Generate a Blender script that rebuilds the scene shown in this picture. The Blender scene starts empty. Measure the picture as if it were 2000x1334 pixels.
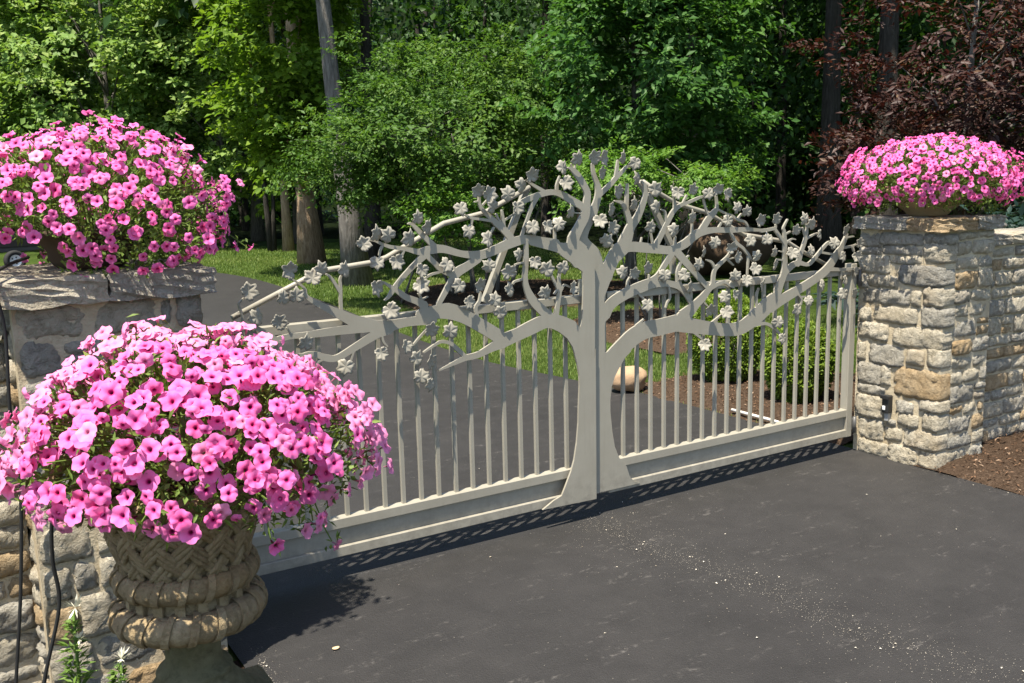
import bpy, bmesh, math, random
import numpy as np
from mathutils import Vector, Matrix, Euler
from mathutils.geometry import delaunay_2d_cdt

random.seed(7)
rng = np.random.default_rng(11)
scene = bpy.context.scene
COL = scene.collection

# ------------------------------------------------------------------ camera
CAM = Vector((-2.8116, -3.8048, 1.70))
def camera():
    yaw, pitch, roll = math.radians(58.3618), math.radians(9.4810), math.radians(-1.3702)
    f = Vector((math.cos(yaw)*math.cos(pitch), math.sin(yaw)*math.cos(pitch), -math.sin(pitch)))
    r = Vector((math.sin(yaw), -math.cos(yaw), 0)); u = r.cross(f)
    r2 = r*math.cos(roll) + u*math.sin(roll); u2 = u*math.cos(roll) - r*math.sin(roll)
    cd = bpy.data.cameras.new('camera'); cd.sensor_width = 36; cd.lens = 36*1861.74/2000
    cd.clip_start = 0.05; cd.clip_end = 900
    o = bpy.data.objects.new('camera', cd); COL.objects.link(o)
    m = Matrix((r2, u2, -f)).transposed().to_4x4(); m.translation = CAM
    o.matrix_world = m; scene.camera = o
camera()

# ------------------------------------------------------------------ light
SUN_AZ, SUN_EL = math.radians(180+29), math.radians(68.5)
SUN_DIR = Vector((math.cos(SUN_AZ)*math.cos(SUN_EL), math.sin(SUN_AZ)*math.cos(SUN_EL), math.sin(SUN_EL)))
w = bpy.data.worlds.new('World'); scene.world = w; w.use_nodes = True
nt = w.node_tree; bg = nt.nodes['Background']
sky = nt.nodes.new('ShaderNodeTexSky'); sky.sky_type = 'NISHITA'; sky.sun_disc = False
sky.sun_elevation = SUN_EL
sky.sun_rotation = math.pi/2 - SUN_AZ
nt.links.new(sky.outputs[0], bg.inputs[0]); bg.inputs[1].default_value = 0.105
sd = bpy.data.lights.new('sun', 'SUN'); sd.energy = 5.0; sd.angle = math.radians(0.53); sd.color = (1.0, 0.93, 0.80)
so = bpy.data.objects.new('sun', sd); COL.objects.link(so)
so.rotation_euler = SUN_DIR.to_track_quat('Z', 'Y').to_euler(); so.location = (-6, -4, 14)
scene.view_settings.view_transform = 'Standard'; scene.view_settings.look = 'None'
scene.view_settings.gamma = 1.0; scene.view_settings.exposure = 1.20
scene.view_settings.use_curve_mapping = False
scene.render.engine = 'CYCLES'
scene.cycles.max_bounces = 7; scene.cycles.diffuse_bounces = 4; scene.cycles.transmission_bounces = 4
scene.cycles.transparent_max_bounces = 6; scene.cycles.glossy_bounces = 2

# ------------------------------------------------------------------ materials
def new_mat(name):
    m = bpy.data.materials.new(name); m.use_nodes = True
    n = m.node_tree.nodes; n.clear()
    out = n.new('ShaderNodeOutputMaterial'); bs = n.new('ShaderNodeBsdfPrincipled')
    m.node_tree.links.new(bs.outputs[0], out.inputs[0])
    return m, m.node_tree, bs, out
def N(t, typ, **kw):
    n = t.nodes.new(typ)
    for k, v in kw.items():
        if k.startswith('i_'):
            key = k[2:]; key = int(key) if key.isdigit() else key.replace('_', ' ')
            n.inputs[key].default_value = v
        else: setattr(n, k, v)
    return n
def ramp(t, fac, stops, interp='LINEAR'):
    r = t.nodes.new('ShaderNodeValToRGB'); r.color_ramp.interpolation = interp
    e = r.color_ramp.elements
    while len(e) < len(stops): e.new(0.5)
    for i, (p, c) in enumerate(stops):
        e[i].position = p; e[i].color = (*c, 1) if len(c) == 3 else c
    t.links.new(fac, r.inputs[0]); return r.outputs[0]
def mix(t, fac, a, b, mode='MIX'):
    m = t.nodes.new('ShaderNodeMix'); m.data_type = 'RGBA'; m.blend_type = mode
    for s, v in ((m.inputs[0], fac), (m.inputs[6], a), (m.inputs[7], b)):
        if hasattr(v, 'is_linked'): t.links.new(v, s)
        elif isinstance(v, (int, float)): s.default_value = v
        else: s.default_value = (*v, 1)
    return m.outputs[2]
def math_n(t, op, a, b=None):
    m = t.nodes.new('ShaderNodeMath'); m.operation = op
    for i, v in enumerate((a, b)):
        if v is None: continue
        if hasattr(v, 'is_linked'): t.links.new(v, m.inputs[i])
        else: m.inputs[i].default_value = v
    return m.outputs[0]
def noise(t, scale, detail=4, rough=0.55, vec=None, dist=0.0):
    n = N(t, 'ShaderNodeTexNoise'); n.inputs['Scale'].default_value = scale
    n.inputs['Detail'].default_value = detail; n.inputs['Roughness'].default_value = rough
    n.inputs['Distortion'].default_value = dist
    if vec is not None: t.links.new(vec, n.inputs['Vector'])
    return n.outputs[0]
def geo_pos(t): return N(t, 'ShaderNodeNewGeometry').outputs['Position']
def bump(t, bs, h, strength, dist=0.01, prev=None):
    b = N(t, 'ShaderNodeBump'); b.inputs['Strength'].default_value = strength; b.inputs['Distance'].default_value = dist
    t.links.new(h, b.inputs['Height'])
    if prev is not None: t.links.new(prev, b.inputs['Normal'])
    t.links.new(b.outputs[0], bs.inputs['Normal']); return b.outputs[0]

def leaf_mat(name, cols, transl=0.35, rough=0.5, spec=0.2, tcol=None):
    m, t, bs, out = new_mat(name)
    a = N(t, 'ShaderNodeAttribute', attribute_name='tint')
    c = ramp(t, a.outputs['Fac'], [(i/(len(cols)-1), q) for i, q in enumerate(cols)])
    t.links.new(c, bs.inputs['Base Color']); bs.inputs['Roughness'].default_value = rough
    bs.inputs['Specular IOR Level'].default_value = spec
    tr = N(t, 'ShaderNodeBsdfTranslucent')
    tc = mix(t, 1.0, c, tcol or (1.25, 1.35, 0.6), 'MULTIPLY'); t.links.new(tc, tr.inputs[0])
    ms = N(t, 'ShaderNodeMixShader', i_0=transl)
    t.links.new(bs.outputs[0], ms.inputs[1]); t.links.new(tr.outputs[0], ms.inputs[2]); t.links.new(ms.outputs[0], out.inputs[0])
    return m

def mat_asphalt():
    m, t, bs, out = new_mat('asphalt'); p = geo_pos(t)
    big = noise(t, 0.9, 5, 0.6, p); mid = noise(t, 9, 5, 0.65, p); fine = noise(t, 260, 2, 0.6, p)
    c = ramp(t, big, [(0.3, (0.0168, 0.0156, 0.0150)), (0.7, (0.0250, 0.0234, 0.0224))])
    c = mix(t, math_n(t, 'MULTIPLY', mid, 0.35), c, (0.034, 0.032, 0.031))
    # pale aggregate grains and scuffs
    v = N(t, 'ShaderNodeTexVoronoi'); v.inputs['Scale'].default_value = 150; t.links.new(p, v.inputs['Vector'])
    grain = ramp(t, v.outputs['Distance'], [(0.0, (1, 1, 1)), (0.16, (0, 0, 0))])
    sel = ramp(t, v.outputs['Color'], [(0.80, (0, 0, 0)), (0.9, (1, 1, 1))])
    gm = mix(t, 1.0, grain, sel, 'MULTIPLY')
    patch = ramp(t, noise(t, 1.6, 3, 0.6, p), [(0.42, (0.12, 0.12, 0.12)), (0.68, (1, 1, 1))])
    gm = mix(t, 1.0, gm, patch, 'MULTIPLY')
    c = mix(t, gm, c, (0.19, 0.18, 0.165))
    mp = N(t, 'ShaderNodeMapping'); mp.inputs['Scale'].default_value = (1.6, 7.0, 1); mp.inputs['Rotation'].default_value = (0, 0, 0.5)
    t.links.new(p, mp.inputs['Vector'])
    sc = ramp(t, noise(t, 2.2, 6, 0.7, mp.outputs[0], 0.6), [(0.56, (0, 0, 0)), (0.68, (1, 1, 1))])
    brk = ramp(t, noise(t, 30, 3, 0.7, p), [(0.48, (0, 0, 0)), (0.62, (1, 1, 1))])
    sc = mix(t, 1.0, sc, brk, 'MULTIPLY')
    c = mix(t, math_n(t, 'MULTIPLY', sc, 0.5), c, (0.13, 0.12, 0.11))
    blot = ramp(t, noise(t, 4.5, 6, 0.7, p, 0.4), [(0.35, (0.86, 0.86, 0.86)), (0.5, (1, 1, 1)), (0.68, (1.16, 1.155, 1.15))]); c = mix(t, 1.0, c, blot, 'MULTIPLY')
    t.links.new(c, bs.inputs['Base Color']); bs.inputs['Roughness'].default_value = 0.62; bs.inputs['Specular IOR Level'].default_value = 0.4
    agg = N(t, 'ShaderNodeTexVoronoi'); agg.inputs['Scale'].default_value = 170; t.links.new(p, agg.inputs['Vector'])
    bump(t, bs, math_n(t, 'ADD', fine, agg.outputs['Distance']), 0.45, 0.005); return m

def mat_stone(name, cols, lichen=0.25, relief=0.036):
    m, t, bs, out = new_mat(name); p = geo_pos(t)
    oi = N(t, 'ShaderNodeObjectInfo')
    mp = N(t, 'ShaderNodeVectorMath', operation='ADD'); t.links.new(p, mp.inputs[0])
    sc = N(t, 'ShaderNodeVectorMath', operation='SCALE'); sc.inputs[3].default_value = 37.0
    cb = N(t, 'ShaderNodeCombineXYZ')
    for i in range(3): t.links.new(oi.outputs['Random'], cb.inputs[i])
    t.links.new(cb.outputs[0], sc.inputs[0]); t.links.new(sc.outputs[0], mp.inputs[1]); v = mp.outputs[0]
    n1 = noise(t, 9, 6, 0.65, v); n2 = noise(t, 38, 8, 0.72, v, 0.5); n3 = noise(t, 3.0, 2, 0.5, v); n4 = noise(t, 130, 4, 0.7, v)
    c = ramp(t, n1, [(0.30, cols[0]), (0.5, cols[1]), (0.72, cols[2])])
    c = mix(t, math_n(t, 'MULTIPLY', oi.outputs['Random'], 0.55), c, cols[3])
    dark = ramp(t, n2, [(0.30, (0.42, 0.40, 0.36)), (0.52, (1, 1, 1))])
    c = mix(t, 0.75, c, dark, 'MULTIPLY')
    rust = ramp(t, n3, [(0.58, (0, 0, 0)), (0.72, (1, 1, 1))])
    c = mix(t, math_n(t, 'MULTIPLY', rust, lichen), c, (0.36, 0.22, 0.09))
    t.links.new(c, bs.inputs['Base Color']); bs.inputs['Roughness'].default_value = 0.92; bs.inputs['Specular IOR Level'].default_value = 0.15
    h = math_n(t, 'ADD', math_n(t, 'MULTIPLY', n1, 1.3), math_n(t, 'ADD', n2, math_n(t, 'MULTIPLY', n4, 0.35)))
    bump(t, bs, h, 1.0, relief); return m
def mat_mortar():
    m, t, bs, out = new_mat('mortar'); p = geo_pos(t)
    n1 = noise(t, 7, 5, 0.6, p); n2 = noise(t, 90, 5, 0.7, p)
    c = ramp(t, n1, [(0.3, (0.37, 0.295, 0.19)), (0.55, (0.50, 0.425, 0.30)), (0.75, (0.58, 0.515, 0.39))])
    t.links.new(c, bs.inputs['Base Color']); bs.inputs['Roughness'].default_value = 0.95; bs.inputs['Specular IOR Level'].default_value = 0.1
    bump(t, bs, math_n(t, 'ADD', n1, n2), 0.8, 0.012); return m
def mat_plain(name, col, rough=0.5, spec=0.4, metal=0.0, nscale=None, namp=0.15, bstr=0.0, bscale=60):
    m, t, bs, out = new_mat(name)
    bs.inputs['Base Color'].default_value = (*col, 1); bs.inputs['Roughness'].default_value = rough
    bs.inputs['Specular IOR Level'].default_value = spec; bs.inputs['Metallic'].default_value = metal
    p = geo_pos(t)
    if nscale:
        n = noise(t, nscale, 5, 0.6, p)
        c = mix(t, n, tuple(x*(1-namp) for x in col), tuple(min(1, x*(1+namp)) for x in col)); t.links.new(c, bs.inputs['Base Color'])
    if bstr: bump(t, bs, noise(t, bscale, 5, 0.65, p), bstr, 0.01)
    return m
def mat_paint():
    m, t, bs, out = new_mat('gate_paint'); p = geo_pos(t)
    n = noise(t, 5, 5, 0.6, p); n2 = noise(t, 140, 3, 0.6, p)
    c = ramp(t, n, [(0.3, (0.285, 0.263, 0.210)), (0.7, (0.318, 0.295, 0.240))])
    z = N(t, 'ShaderNodeSeparateXYZ'); t.links.new(p, z.inputs[0])
    mp = N(t, 'ShaderNodeMapping'); mp.inputs['Scale'].default_value = (9, 9, 0.9); t.links.new(p, mp.inputs['Vector'])
    runs = ramp(t, noise(t, 4, 5, 0.65, mp.outputs[0]), [(0.5, (0, 0, 0)), (0.75, (1, 1, 1))])
    c = mix(t, math_n(t, 'MULTIPLY', runs, 0.22), c, (0.20, 0.185, 0.15))
    splash = N(t, 'ShaderNodeMapRange', i_1=0.28, i_2=0.09, i_3=0.0, i_4=1.0); t.links.new(z.outputs[2], splash.inputs[0])
    dirt = math_n(t, 'MULTIPLY', splash.outputs[0], ramp(t, noise(t, 22, 6, 0.7, p), [(0.42, (0, 0, 0)), (0.62, (0.55, 0.55, 0.55))]))
    c = mix(t, dirt, c, (0.16, 0.145, 0.12))
    t.links.new(c, bs.inputs['Base Color']); bs.inputs['Roughness'].default_value = 0.42; bs.inputs['Specular IOR Level'].default_value = 0.35
    bump(t, bs, n2, 0.12, 0.002); return m
def mat_bark(name, a, b, c3):
    m, t, bs, out = new_mat(name); p = geo_pos(t)
    mp = N(t, 'ShaderNodeMapping'); mp.inputs['Scale'].default_value = (1, 1, 0.16); t.links.new(p, mp.inputs['Vector'])
    n = noise(t, 26, 7, 0.7, mp.outputs[0], 0.4); n2 = noise(t, 2.2, 4, 0.6, p)
    c = ramp(t, n, [(0.34, a), (0.5, b), (0.68, c3)])
    c = mix(t, math_n(t, 'MULTIPLY', n2, 0.5), c, b)
    t.links.new(c, bs.inputs['Base Color']); bs.inputs['Roughness'].default_value = 0.95; bs.inputs['Specular IOR Level'].default_value = 0.1
    bump(t, bs, n, 1.0, 0.05); return m
def mat_lawn():
    m, t, bs, out = new_mat('lawn_turf'); p = geo_pos(t)
    n1 = noise(t, 0.7, 4, 0.6, p); n2 = noise(t, 26, 5, 0.7, p); n3 = noise(t, 120, 3, 0.7, p)
    c = ramp(t, n1, [(0.3, (0.055, 0.10, 0.015)), (0.7, (0.10, 0.15, 0.03))])
    d = ramp(t, n2, [(0.3, (0.45, 0.45, 0.45)), (0.6, (1.1, 1.1, 1.1))])
    c = mix(t, 0.8, c, d, 'MULTIPLY')
    t.links.new(c, bs.inputs['Base Color']); bs.inputs['Roughness'].default_value = 0.9; bs.inputs['Specular IOR Level'].default_value = 0.1
    bump(t, bs, math_n(t, 'ADD', n2, n3), 1.0, 0.05); return m
def mat_mulch(name='mulch', a=(0.045, 0.029, 0.019), b=(0.11, 0.074, 0.05), c3=(0.25, 0.18, 0.13)):
    m, t, bs, out = new_mat(name); p = geo_pos(t)
    n1 = noise(t, 55, 6, 0.75, p, 0.8); n2 = noise(t, 3, 3, 0.6, p)
    c = ramp(t, n1, [(0.32, a), (0.55, b), (0.75, c3)])
    c = mix(t, math_n(t, 'MULTIPLY', n2, 0.5), c, a)
    t.links.new(c, bs.inputs['Base Color']); bs.inputs['Roughness'].default_value = 1.0; bs.inputs['Specular IOR Level'].default_value = 0.05
    bump(t, bs, n1, 1.0, 0.03); return m
def mat_petal():
    m, t, bs, out = new_mat('petal')
    a = N(t, 'ShaderNodeAttribute', attribute_name='tint'); oi = N(t, 'ShaderNodeObjectInfo')
    c1 = ramp(t, a.outputs['Fac'], [(0.0, (0.12, 0.005, 0.05)), (0.2, (0.45, 0.02, 0.17)), (0.42, (0.86, 0.14, 0.42)), (1.0, (0.89, 0.225, 0.55))])
    c2 = ramp(t, a.outputs['Fac'], [(0.0, (0.14, 0.004, 0.04)), (0.22, (0.5, 0.02, 0.15)), (0.5, (0.82, 0.09, 0.30)), (1.0, (0.86, 0.155, 0.44))])
    c = mix(t, ramp(t, oi.outputs['Random'], [(0.45, (0, 0, 0)), (1.0, (0.9, 0.9, 0.9))]), c1, c2)
    fade = math_n(t, 'FRACT', math_n(t, 'MULTIPLY', oi.outputs['Random'], 37.0))
    c = mix(t, ramp(t, fade, [(0.86, (0, 0, 0)), (1.0, (0.55, 0.55, 0.55))]), c, (0.88, 0.50, 0.62))
    t.links.new(c, bs.inputs['Base Color']); bs.inputs['Roughness'].default_value = 0.55; bs.inputs['Specular IOR Level'].default_value = 0.2
    tr = N(t, 'ShaderNodeBsdfTranslucent'); t.links.new(c, tr.inputs[0])
    ms = N(t, 'ShaderNodeMixShader', i_0=0.34)
    t.links.new(bs.outputs[0], ms.inputs[1]); t.links.new(tr.outputs[0], ms.inputs[2]); t.links.new(ms.outputs[0], out.inputs[0])
    return m

M = {}
M['asphalt'] = mat_asphalt(); M['mortar'] = mat_mortar(); M['paint'] = mat_paint()
M['stone_grey'] = mat_stone('stone_grey', [(0.33, 0.295, 0.235), (0.45, 0.41, 0.335), (0.56, 0.52, 0.44), (0.37, 0.355, 0.31)], 0.2)
M['stone_pale'] = mat_stone('stone_pale', [(0.45, 0.385, 0.275), (0.57, 0.51, 0.395), (0.66, 0.61, 0.50), (0.50, 0.445, 0.34)], 0.3)
M['stone_ochre'] = mat_stone('stone_ochre', [(0.36, 0.25, 0.135), (0.48, 0.355, 0.21), (0.56, 0.46, 0.32), (0.45, 0.34, 0.21)], 0.45)
M['stone_blue'] = mat_stone('stone_blue', [(0.28, 0.27, 0.24), (0.36, 0.35, 0.31), (0.45, 0.435, 0.385), (0.30, 0.295, 0.265)], 0.12)
M['urn'] = mat_stone('urn_stone', [(0.20, 0.145, 0.08), (0.33, 0.25, 0.145), (0.44, 0.355, 0.225), (0.26, 0.195, 0.11)], 0.35, 0.010)
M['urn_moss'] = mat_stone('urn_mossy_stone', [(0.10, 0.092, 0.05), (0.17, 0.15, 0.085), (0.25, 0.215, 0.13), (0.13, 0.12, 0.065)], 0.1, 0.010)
M['bowl'] = mat_plain('bowl_clay', (0.40, 0.30, 0.17), 0.85, 0.15, 0, 8, 0.3, 0.3, 40)
M['dark_clay'] = mat_plain('dark_clay', (0.07, 0.05, 0.035), 0.85, 0.15, 0, 8, 0.3)
M['soil'] = mat_mulch('soil', (0.02, 0.012, 0.008), (0.045, 0.028, 0.018), (0.09, 0.06, 0.04))
M['lawn'] = mat_lawn(); M['mulch'] = mat_mulch(); M['shade_ground'] = mat_mulch('shaded_wood_ground', (0.004, 0.007, 0.002), (0.008, 0.014, 0.004), (0.014, 0.022, 0.007))  # last one: near-black green, the wood's deep shade put into its colour
M['bark'] = mat_bark('bark_brown', (0.13, 0.085, 0.05), (0.32, 0.225, 0.145), (0.47, 0.36, 0.255))
M['bark_grey'] = mat_bark('bark_grey', (0.07, 0.063, 0.055), (0.16, 0.147, 0.13), (0.29, 0.27, 0.24)); M['bark_shaded'] = mat_bark('bark_shaded', (0.02, 0.018, 0.015), (0.045, 0.04, 0.034), (0.08, 0.072, 0.062))  # second one: grey bark darkened, the shade of the wood painted in
M['petal'] = mat_petal()
M['petleaf'] = leaf_mat('petunia_leaf', [(0.055, 0.09, 0.02), (0.12, 0.19, 0.04), (0.22, 0.30, 0.075)], 0.3)
M['maple'] = leaf_mat('maple_leaf', [(0.085, 0.16, 0.03), (0.175, 0.275, 0.065), (0.31, 0.375, 0.125)], 0.35)
M['lime'] = leaf_mat('lime_leaf', [(0.07, 0.135, 0.012), (0.14, 0.235, 0.022), (0.24, 0.33, 0.04)], 0.4)
M['shrub'] = leaf_mat('shrub_leaf', [(0.03, 0.075, 0.012), (0.075, 0.15, 0.026), (0.145, 0.215, 0.045)], 0.35)
M['beech'] = leaf_mat('beech_leaf', [(0.024, 0.072, 0.014), (0.056, 0.138, 0.028), (0.115, 0.205, 0.05)], 0.35)
M['bright'] = leaf_mat('bright_leaf', [(0.05, 0.12, 0.018), (0.10, 0.20, 0.03), (0.17, 0.27, 0.05)], 0.38)
M['box'] = leaf_mat('boxwood_leaf', [(0.06, 0.115, 0.012), (0.15, 0.225, 0.026), (0.31, 0.35, 0.06)], 0.3)
M['plum'] = leaf_mat('plum_leaf', [(0.020, 0.009, 0.008), (0.05, 0.022, 0.017), (0.14, 0.085, 0.045)], 0.2, 0.5, 0.25, (1.5, 0.6, 0.5))
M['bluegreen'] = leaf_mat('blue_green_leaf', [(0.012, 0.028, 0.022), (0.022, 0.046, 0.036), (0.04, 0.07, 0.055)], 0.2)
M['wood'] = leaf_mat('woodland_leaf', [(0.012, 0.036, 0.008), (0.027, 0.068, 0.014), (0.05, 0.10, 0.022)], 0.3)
M['grass'] = leaf_mat('grass_blade', [(0.06, 0.11, 0.018), (0.12, 0.18, 0.035), (0.22, 0.25, 0.075)], 0.3)
M['cleome'] = leaf_mat('border_plant_leaf', [(0.06, 0.12, 0.02), (0.12, 0.20, 0.04), (0.2, 0.28, 0.08)], 0.3)
M['white_petal'] = mat_plain('cream_petal', (0.72, 0.70, 0.56), 0.6, 0.2)
M['black'] = mat_plain('black_rubber', (0.018, 0.018, 0.018), 0.5, 0.4)
M['dark_metal'] = mat_plain('dark_metal', (0.09, 0.088, 0.085), 0.5, 0.5, 0.3, 12, 0.2)
M['tyre'] = mat_plain('tyre', (0.03, 0.03, 0.03), 0.85, 0.2)
M['rim'] = mat_plain('white_rim', (0.75, 0.75, 0.74), 0.4, 0.5)
M['boulder'] = mat_plain('boulder_tan', (0.36, 0.245, 0.15), 0.85, 0.2, 0, 6, 0.22, 0.5, 22)
M['boulder_brown'] = mat_plain('boulder_brown', (0.10, 0.068, 0.045), 0.95, 0.1, 0, 3, 0.5, 1.0, 6)
M['chip'] = leaf_mat('wood_chip', [(0.05, 0.028, 0.016), (0.17, 0.10, 0.06), (0.42, 0.31, 0.22)], 0.0, 0.9, 0.1)
M['fleck'] = leaf_mat('pale_fleck', [(0.24, 0.20, 0.15), (0.42, 0.38, 0.31), (0.62, 0.57, 0.48)], 0.0, 0.9, 0.1)
M['dryleaf'] = mat_plain('dry_leaf', (0.62, 0.43, 0.24), 0.7, 0.2, 0, 60, 0.2)
M['white_edge'] = mat_plain('pale_edging', (0.62, 0.58, 0.52), 0.7, 0.3, 0, 20, 0.15)
M['grey_plastic'] = mat_plain('grey_plastic', (0.30, 0.30, 0.29), 0.5, 0.4)

# ------------------------------------------------------------------ helpers
def tag(o, label=None, cat=None, group=None, kind=None):
    if label: o['label'] = label
    if cat: o['category'] = cat
    if group: o['group'] = group
    if kind: o['kind'] = kind
    return o
def empty(name, loc, label=None, cat=None, group=None):
    o = bpy.data.objects.new(name, None); COL.objects.link(o); o.location = loc; o.empty_display_size = 0.1
    return tag(o, label, cat, group)
def link(name, me, parent=None, loc=None):
    """link a mesh whose coordinates are world coordinates; parent keeps them in place"""
    o = bpy.data.objects.new(name, me); COL.objects.link(o)
    if parent is not None:
        o.parent = parent
        o.matrix_parent_inverse = world_of(parent).inverted()
    return o
def world_of(o):
    m = o.matrix_basis.copy()
    while o.parent is not None:
        m = o.matrix_parent_inverse @ m; o = o.parent; m = o.matrix_basis @ m
    return m
class MB:
    def __init__(s): s.v = []; s.f = []
    def add(s, vs, fs):
        b = len(s.v); s.v += [tuple(q) for q in vs]; s.f += [tuple(i+b for i in q) for q in fs]; return s
    def box(s, x0, x1, y0, y1, z0, z1, bev=0.0, rot=None, org=None):
        c = [(x, y, z) for z in (z0, z1) for y in (y0, y1) for x in (x0, x1)]
        if bev:
            bm = bmesh.new(); bv = [bm.verts.new(q) for q in c]
            for q in ((0, 2, 3, 1), (4, 5, 7, 6), (0, 1, 5, 4), (2, 6, 7, 3), (0, 4, 6, 2), (1, 3, 7, 5)): bm.faces.new([bv[i] for i in q])
            bmesh.ops.bevel(bm, geom=bm.edges[:], offset=bev, segments=1, affect='EDGES'); bm.verts.index_update()
            vs = [Vector(q.co) for q in bm.verts]; fs = [[q.index for q in f.verts] for f in bm.faces]; bm.free()
        else:
            vs = [Vector(q) for q in c]; fs = [(0, 2, 3, 1), (4, 5, 7, 6), (0, 1, 5, 4), (2, 6, 7, 3), (0, 4, 6, 2), (1, 3, 7, 5)]
        if rot is not None:
            og = Vector(org) if org else Vector((0, 0, 0)); vs = [rot @ (q-og) + og for q in vs]
        return s.add(vs, fs)
    def tube(s, pts, rad, sides=8, cap=True, squash=1.0):
        pts = [Vector(q) for q in pts]; n = len(pts)
        rad = rad if isinstance(rad, (list, tuple)) else [rad]*n
        up = None; vs = []; fs = []
        for i, q in enumerate(pts):
            d = (pts[min(i+1, n-1)] - pts[max(i-1, 0)])
            d = d.normalized() if d.length > 1e-9 else Vector((0, 0, 1))
            if up is None: up = Vector((1, 0, 0)) if abs(d.x) < 0.8 else Vector((0, 1, 0))
            a = (up - d*up.dot(d)).normalized(); up = a; b = d.cross(a)
            for k in range(sides):
                t = 2*math.pi*k/sides + (math.pi/4 if sides == 4 else 0)
                vs.append(q + a*math.cos(t)*rad[i] + b*math.sin(t)*rad[i]*squash)
        for i in range(n-1):
            for k in range(sides):
                k2 = (k+1) % sides; fs.append((i*sides+k, i*sides+k2, (i+1)*sides+k2, (i+1)*sides+k))
        if cap: fs.append(tuple(range(sides-1, -1, -1))); fs.append(tuple((n-1)*sides+k for k in range(sides)))
        return s.add(vs, fs)
    def lathe(s, prof, seg=40, org=(0, 0, 0), fn=None):
        vs = []; fs = []; n = len(prof)
        for i, (r, z) in enumerate(prof):
            for k in range(seg):
                t = 2*math.pi*k/seg; rr = r if fn is None else fn(r, z, t)
                vs.append((org[0]+rr*math.cos(t), org[1]+rr*math.sin(t), org[2]+z))
        for i in range(n-1):
            for k in range(seg):
                k2 = (k+1) % seg; fs.append((i*seg+k, i*seg+k2, (i+1)*seg+k2, (i+1)*seg+k))
        return s.add(vs, fs)
    def mesh(s, name, mat, smooth=False):
        me = bpy.data.meshes.new(name); me.from_pydata(s.v, [], s.f); me.materials.append(mat)
        if smooth: me.polygons.foreach_set('use_smooth', [True]*len(me.polygons))
        me.update(); return me
    def build(s, name, mat, parent=None, smooth=False): return link(name, s.mesh(name, mat, smooth), parent)
def np_mesh(name, V, F, mat, tint=None, smooth=False):
    me = bpy.data.meshes.new(name); V = np.asarray(V, np.float32); F = np.asarray(F, np.int32); k = F.shape[1]
    me.vertices.add(len(V)); me.vertices.foreach_set('co', V.ravel())
    me.loops.add(F.size); me.loops.foreach_set('vertex_index', F.ravel())
    me.polygons.add(len(F)); me.polygons.foreach_set('loop_start', np.arange(0, F.size, k, dtype=np.int32))
    me.polygons.foreach_set('loop_total', np.full(len(F), k, np.int32))
    if smooth: me.polygons.foreach_set('use_smooth', np.ones(len(F), bool))
    if tint is not None:
        a = me.attributes.new('tint', 'FLOAT', 'POINT'); a.data.foreach_set('value', np.asarray(tint, np.float32))
    me.materials.append(mat); me.update(calc_edges=True); me.validate(); return me
def unit(a): return a/np.maximum(np.linalg.norm(a, axis=-1, keepdims=True), 1e-9)
def leaf_arrays(P, D, NRM, L, W, tint, fold=0.18):
    """folded diamond leaves: P base points, D directions, NRM normals"""
    D = unit(D); S = unit(np.cross(D, NRM)); U = np.cross(S, D)
    L = np.broadcast_to(L, (len(P),))[:, None]; W = np.broadcast_to(W, (len(P),))[:, None]
    a = P; b = P + D*L*0.45 + S*W*0.5 + U*W*fold; c = P + D*L - U*L*0.08; d = P + D*L*0.45 - S*W*0.5 + U*W*fold
    V = np.stack([a, b, c, d], 1).reshape(-1, 3); i = np.arange(len(P))*4
    F = np.concatenate([np.stack([i, i+1, i+2], 1), np.stack([i, i+2, i+3], 1)])
    return V, F, np.repeat(tint, 4)
def leaf_mesh(name, mat, *args, **kw):
    V, F, T = leaf_arrays(*args, **kw); return np_mesh(name, V, F, mat, T)
def vnoise(P, s, seed=0):
    r = np.random.default_rng(seed); K = r.normal(size=(6, 3))*s; ph = r.uniform(0, 6.28, 6)
    return np.sin(P @ K.T + ph).mean(1)*1.6

# ------------------------------------------------------------------ the setting
def sheet(name, pts, z, mat, parent=None):
    mb = MB(); mb.add([(x, y, z) for x, y in pts], [tuple(range(len(pts)))])
    return tag(mb.build(name, mat, parent), kind='structure')
def ground():
    sheet('lawn', [(-160, -60), (200, -60), (200, 220), (-160, 220)], -0.012, M['lawn'])
    right = [(2.03, -9), (2.03, 1.0), (1.97, 2.1), (1.87, 2.9), (1.72, 4.3), (1.88, 6.6), (2.2, 9.2), (2.48, 12.4), (2.5, 15.2), (1.9, 18.2), (0.4, 20.6), (-2.5, 22.2), (-8, 23)]
    left = [(-8, 18.4), (-4.5, 17.6), (-2.8, 15.6), (-2.05, 12.4), (-2.0, 6), (-1.98, 0.5), (-1.96, -9)]
    def smooth(p):
        out = []
        for i in range(len(p)-1):
            p0, p1, p2, p3 = [np.array(p[min(max(j, 0), len(p)-1)]) for j in (i-1, i, i+1, i+2)]
            for t in np.linspace(0, 1, 6, endpoint=False):
                out.append(tuple(0.5*((2*p1)+(-p0+p2)*t+(2*p0-5*p1+4*p2-p3)*t*t+(-p0+3*p1-3*p2+p3)*t**3)))
        return out + [p[-1]]
    sheet('driveway', smooth(right) + smooth(left), 0.0, M['asphalt'])
ground()
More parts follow.
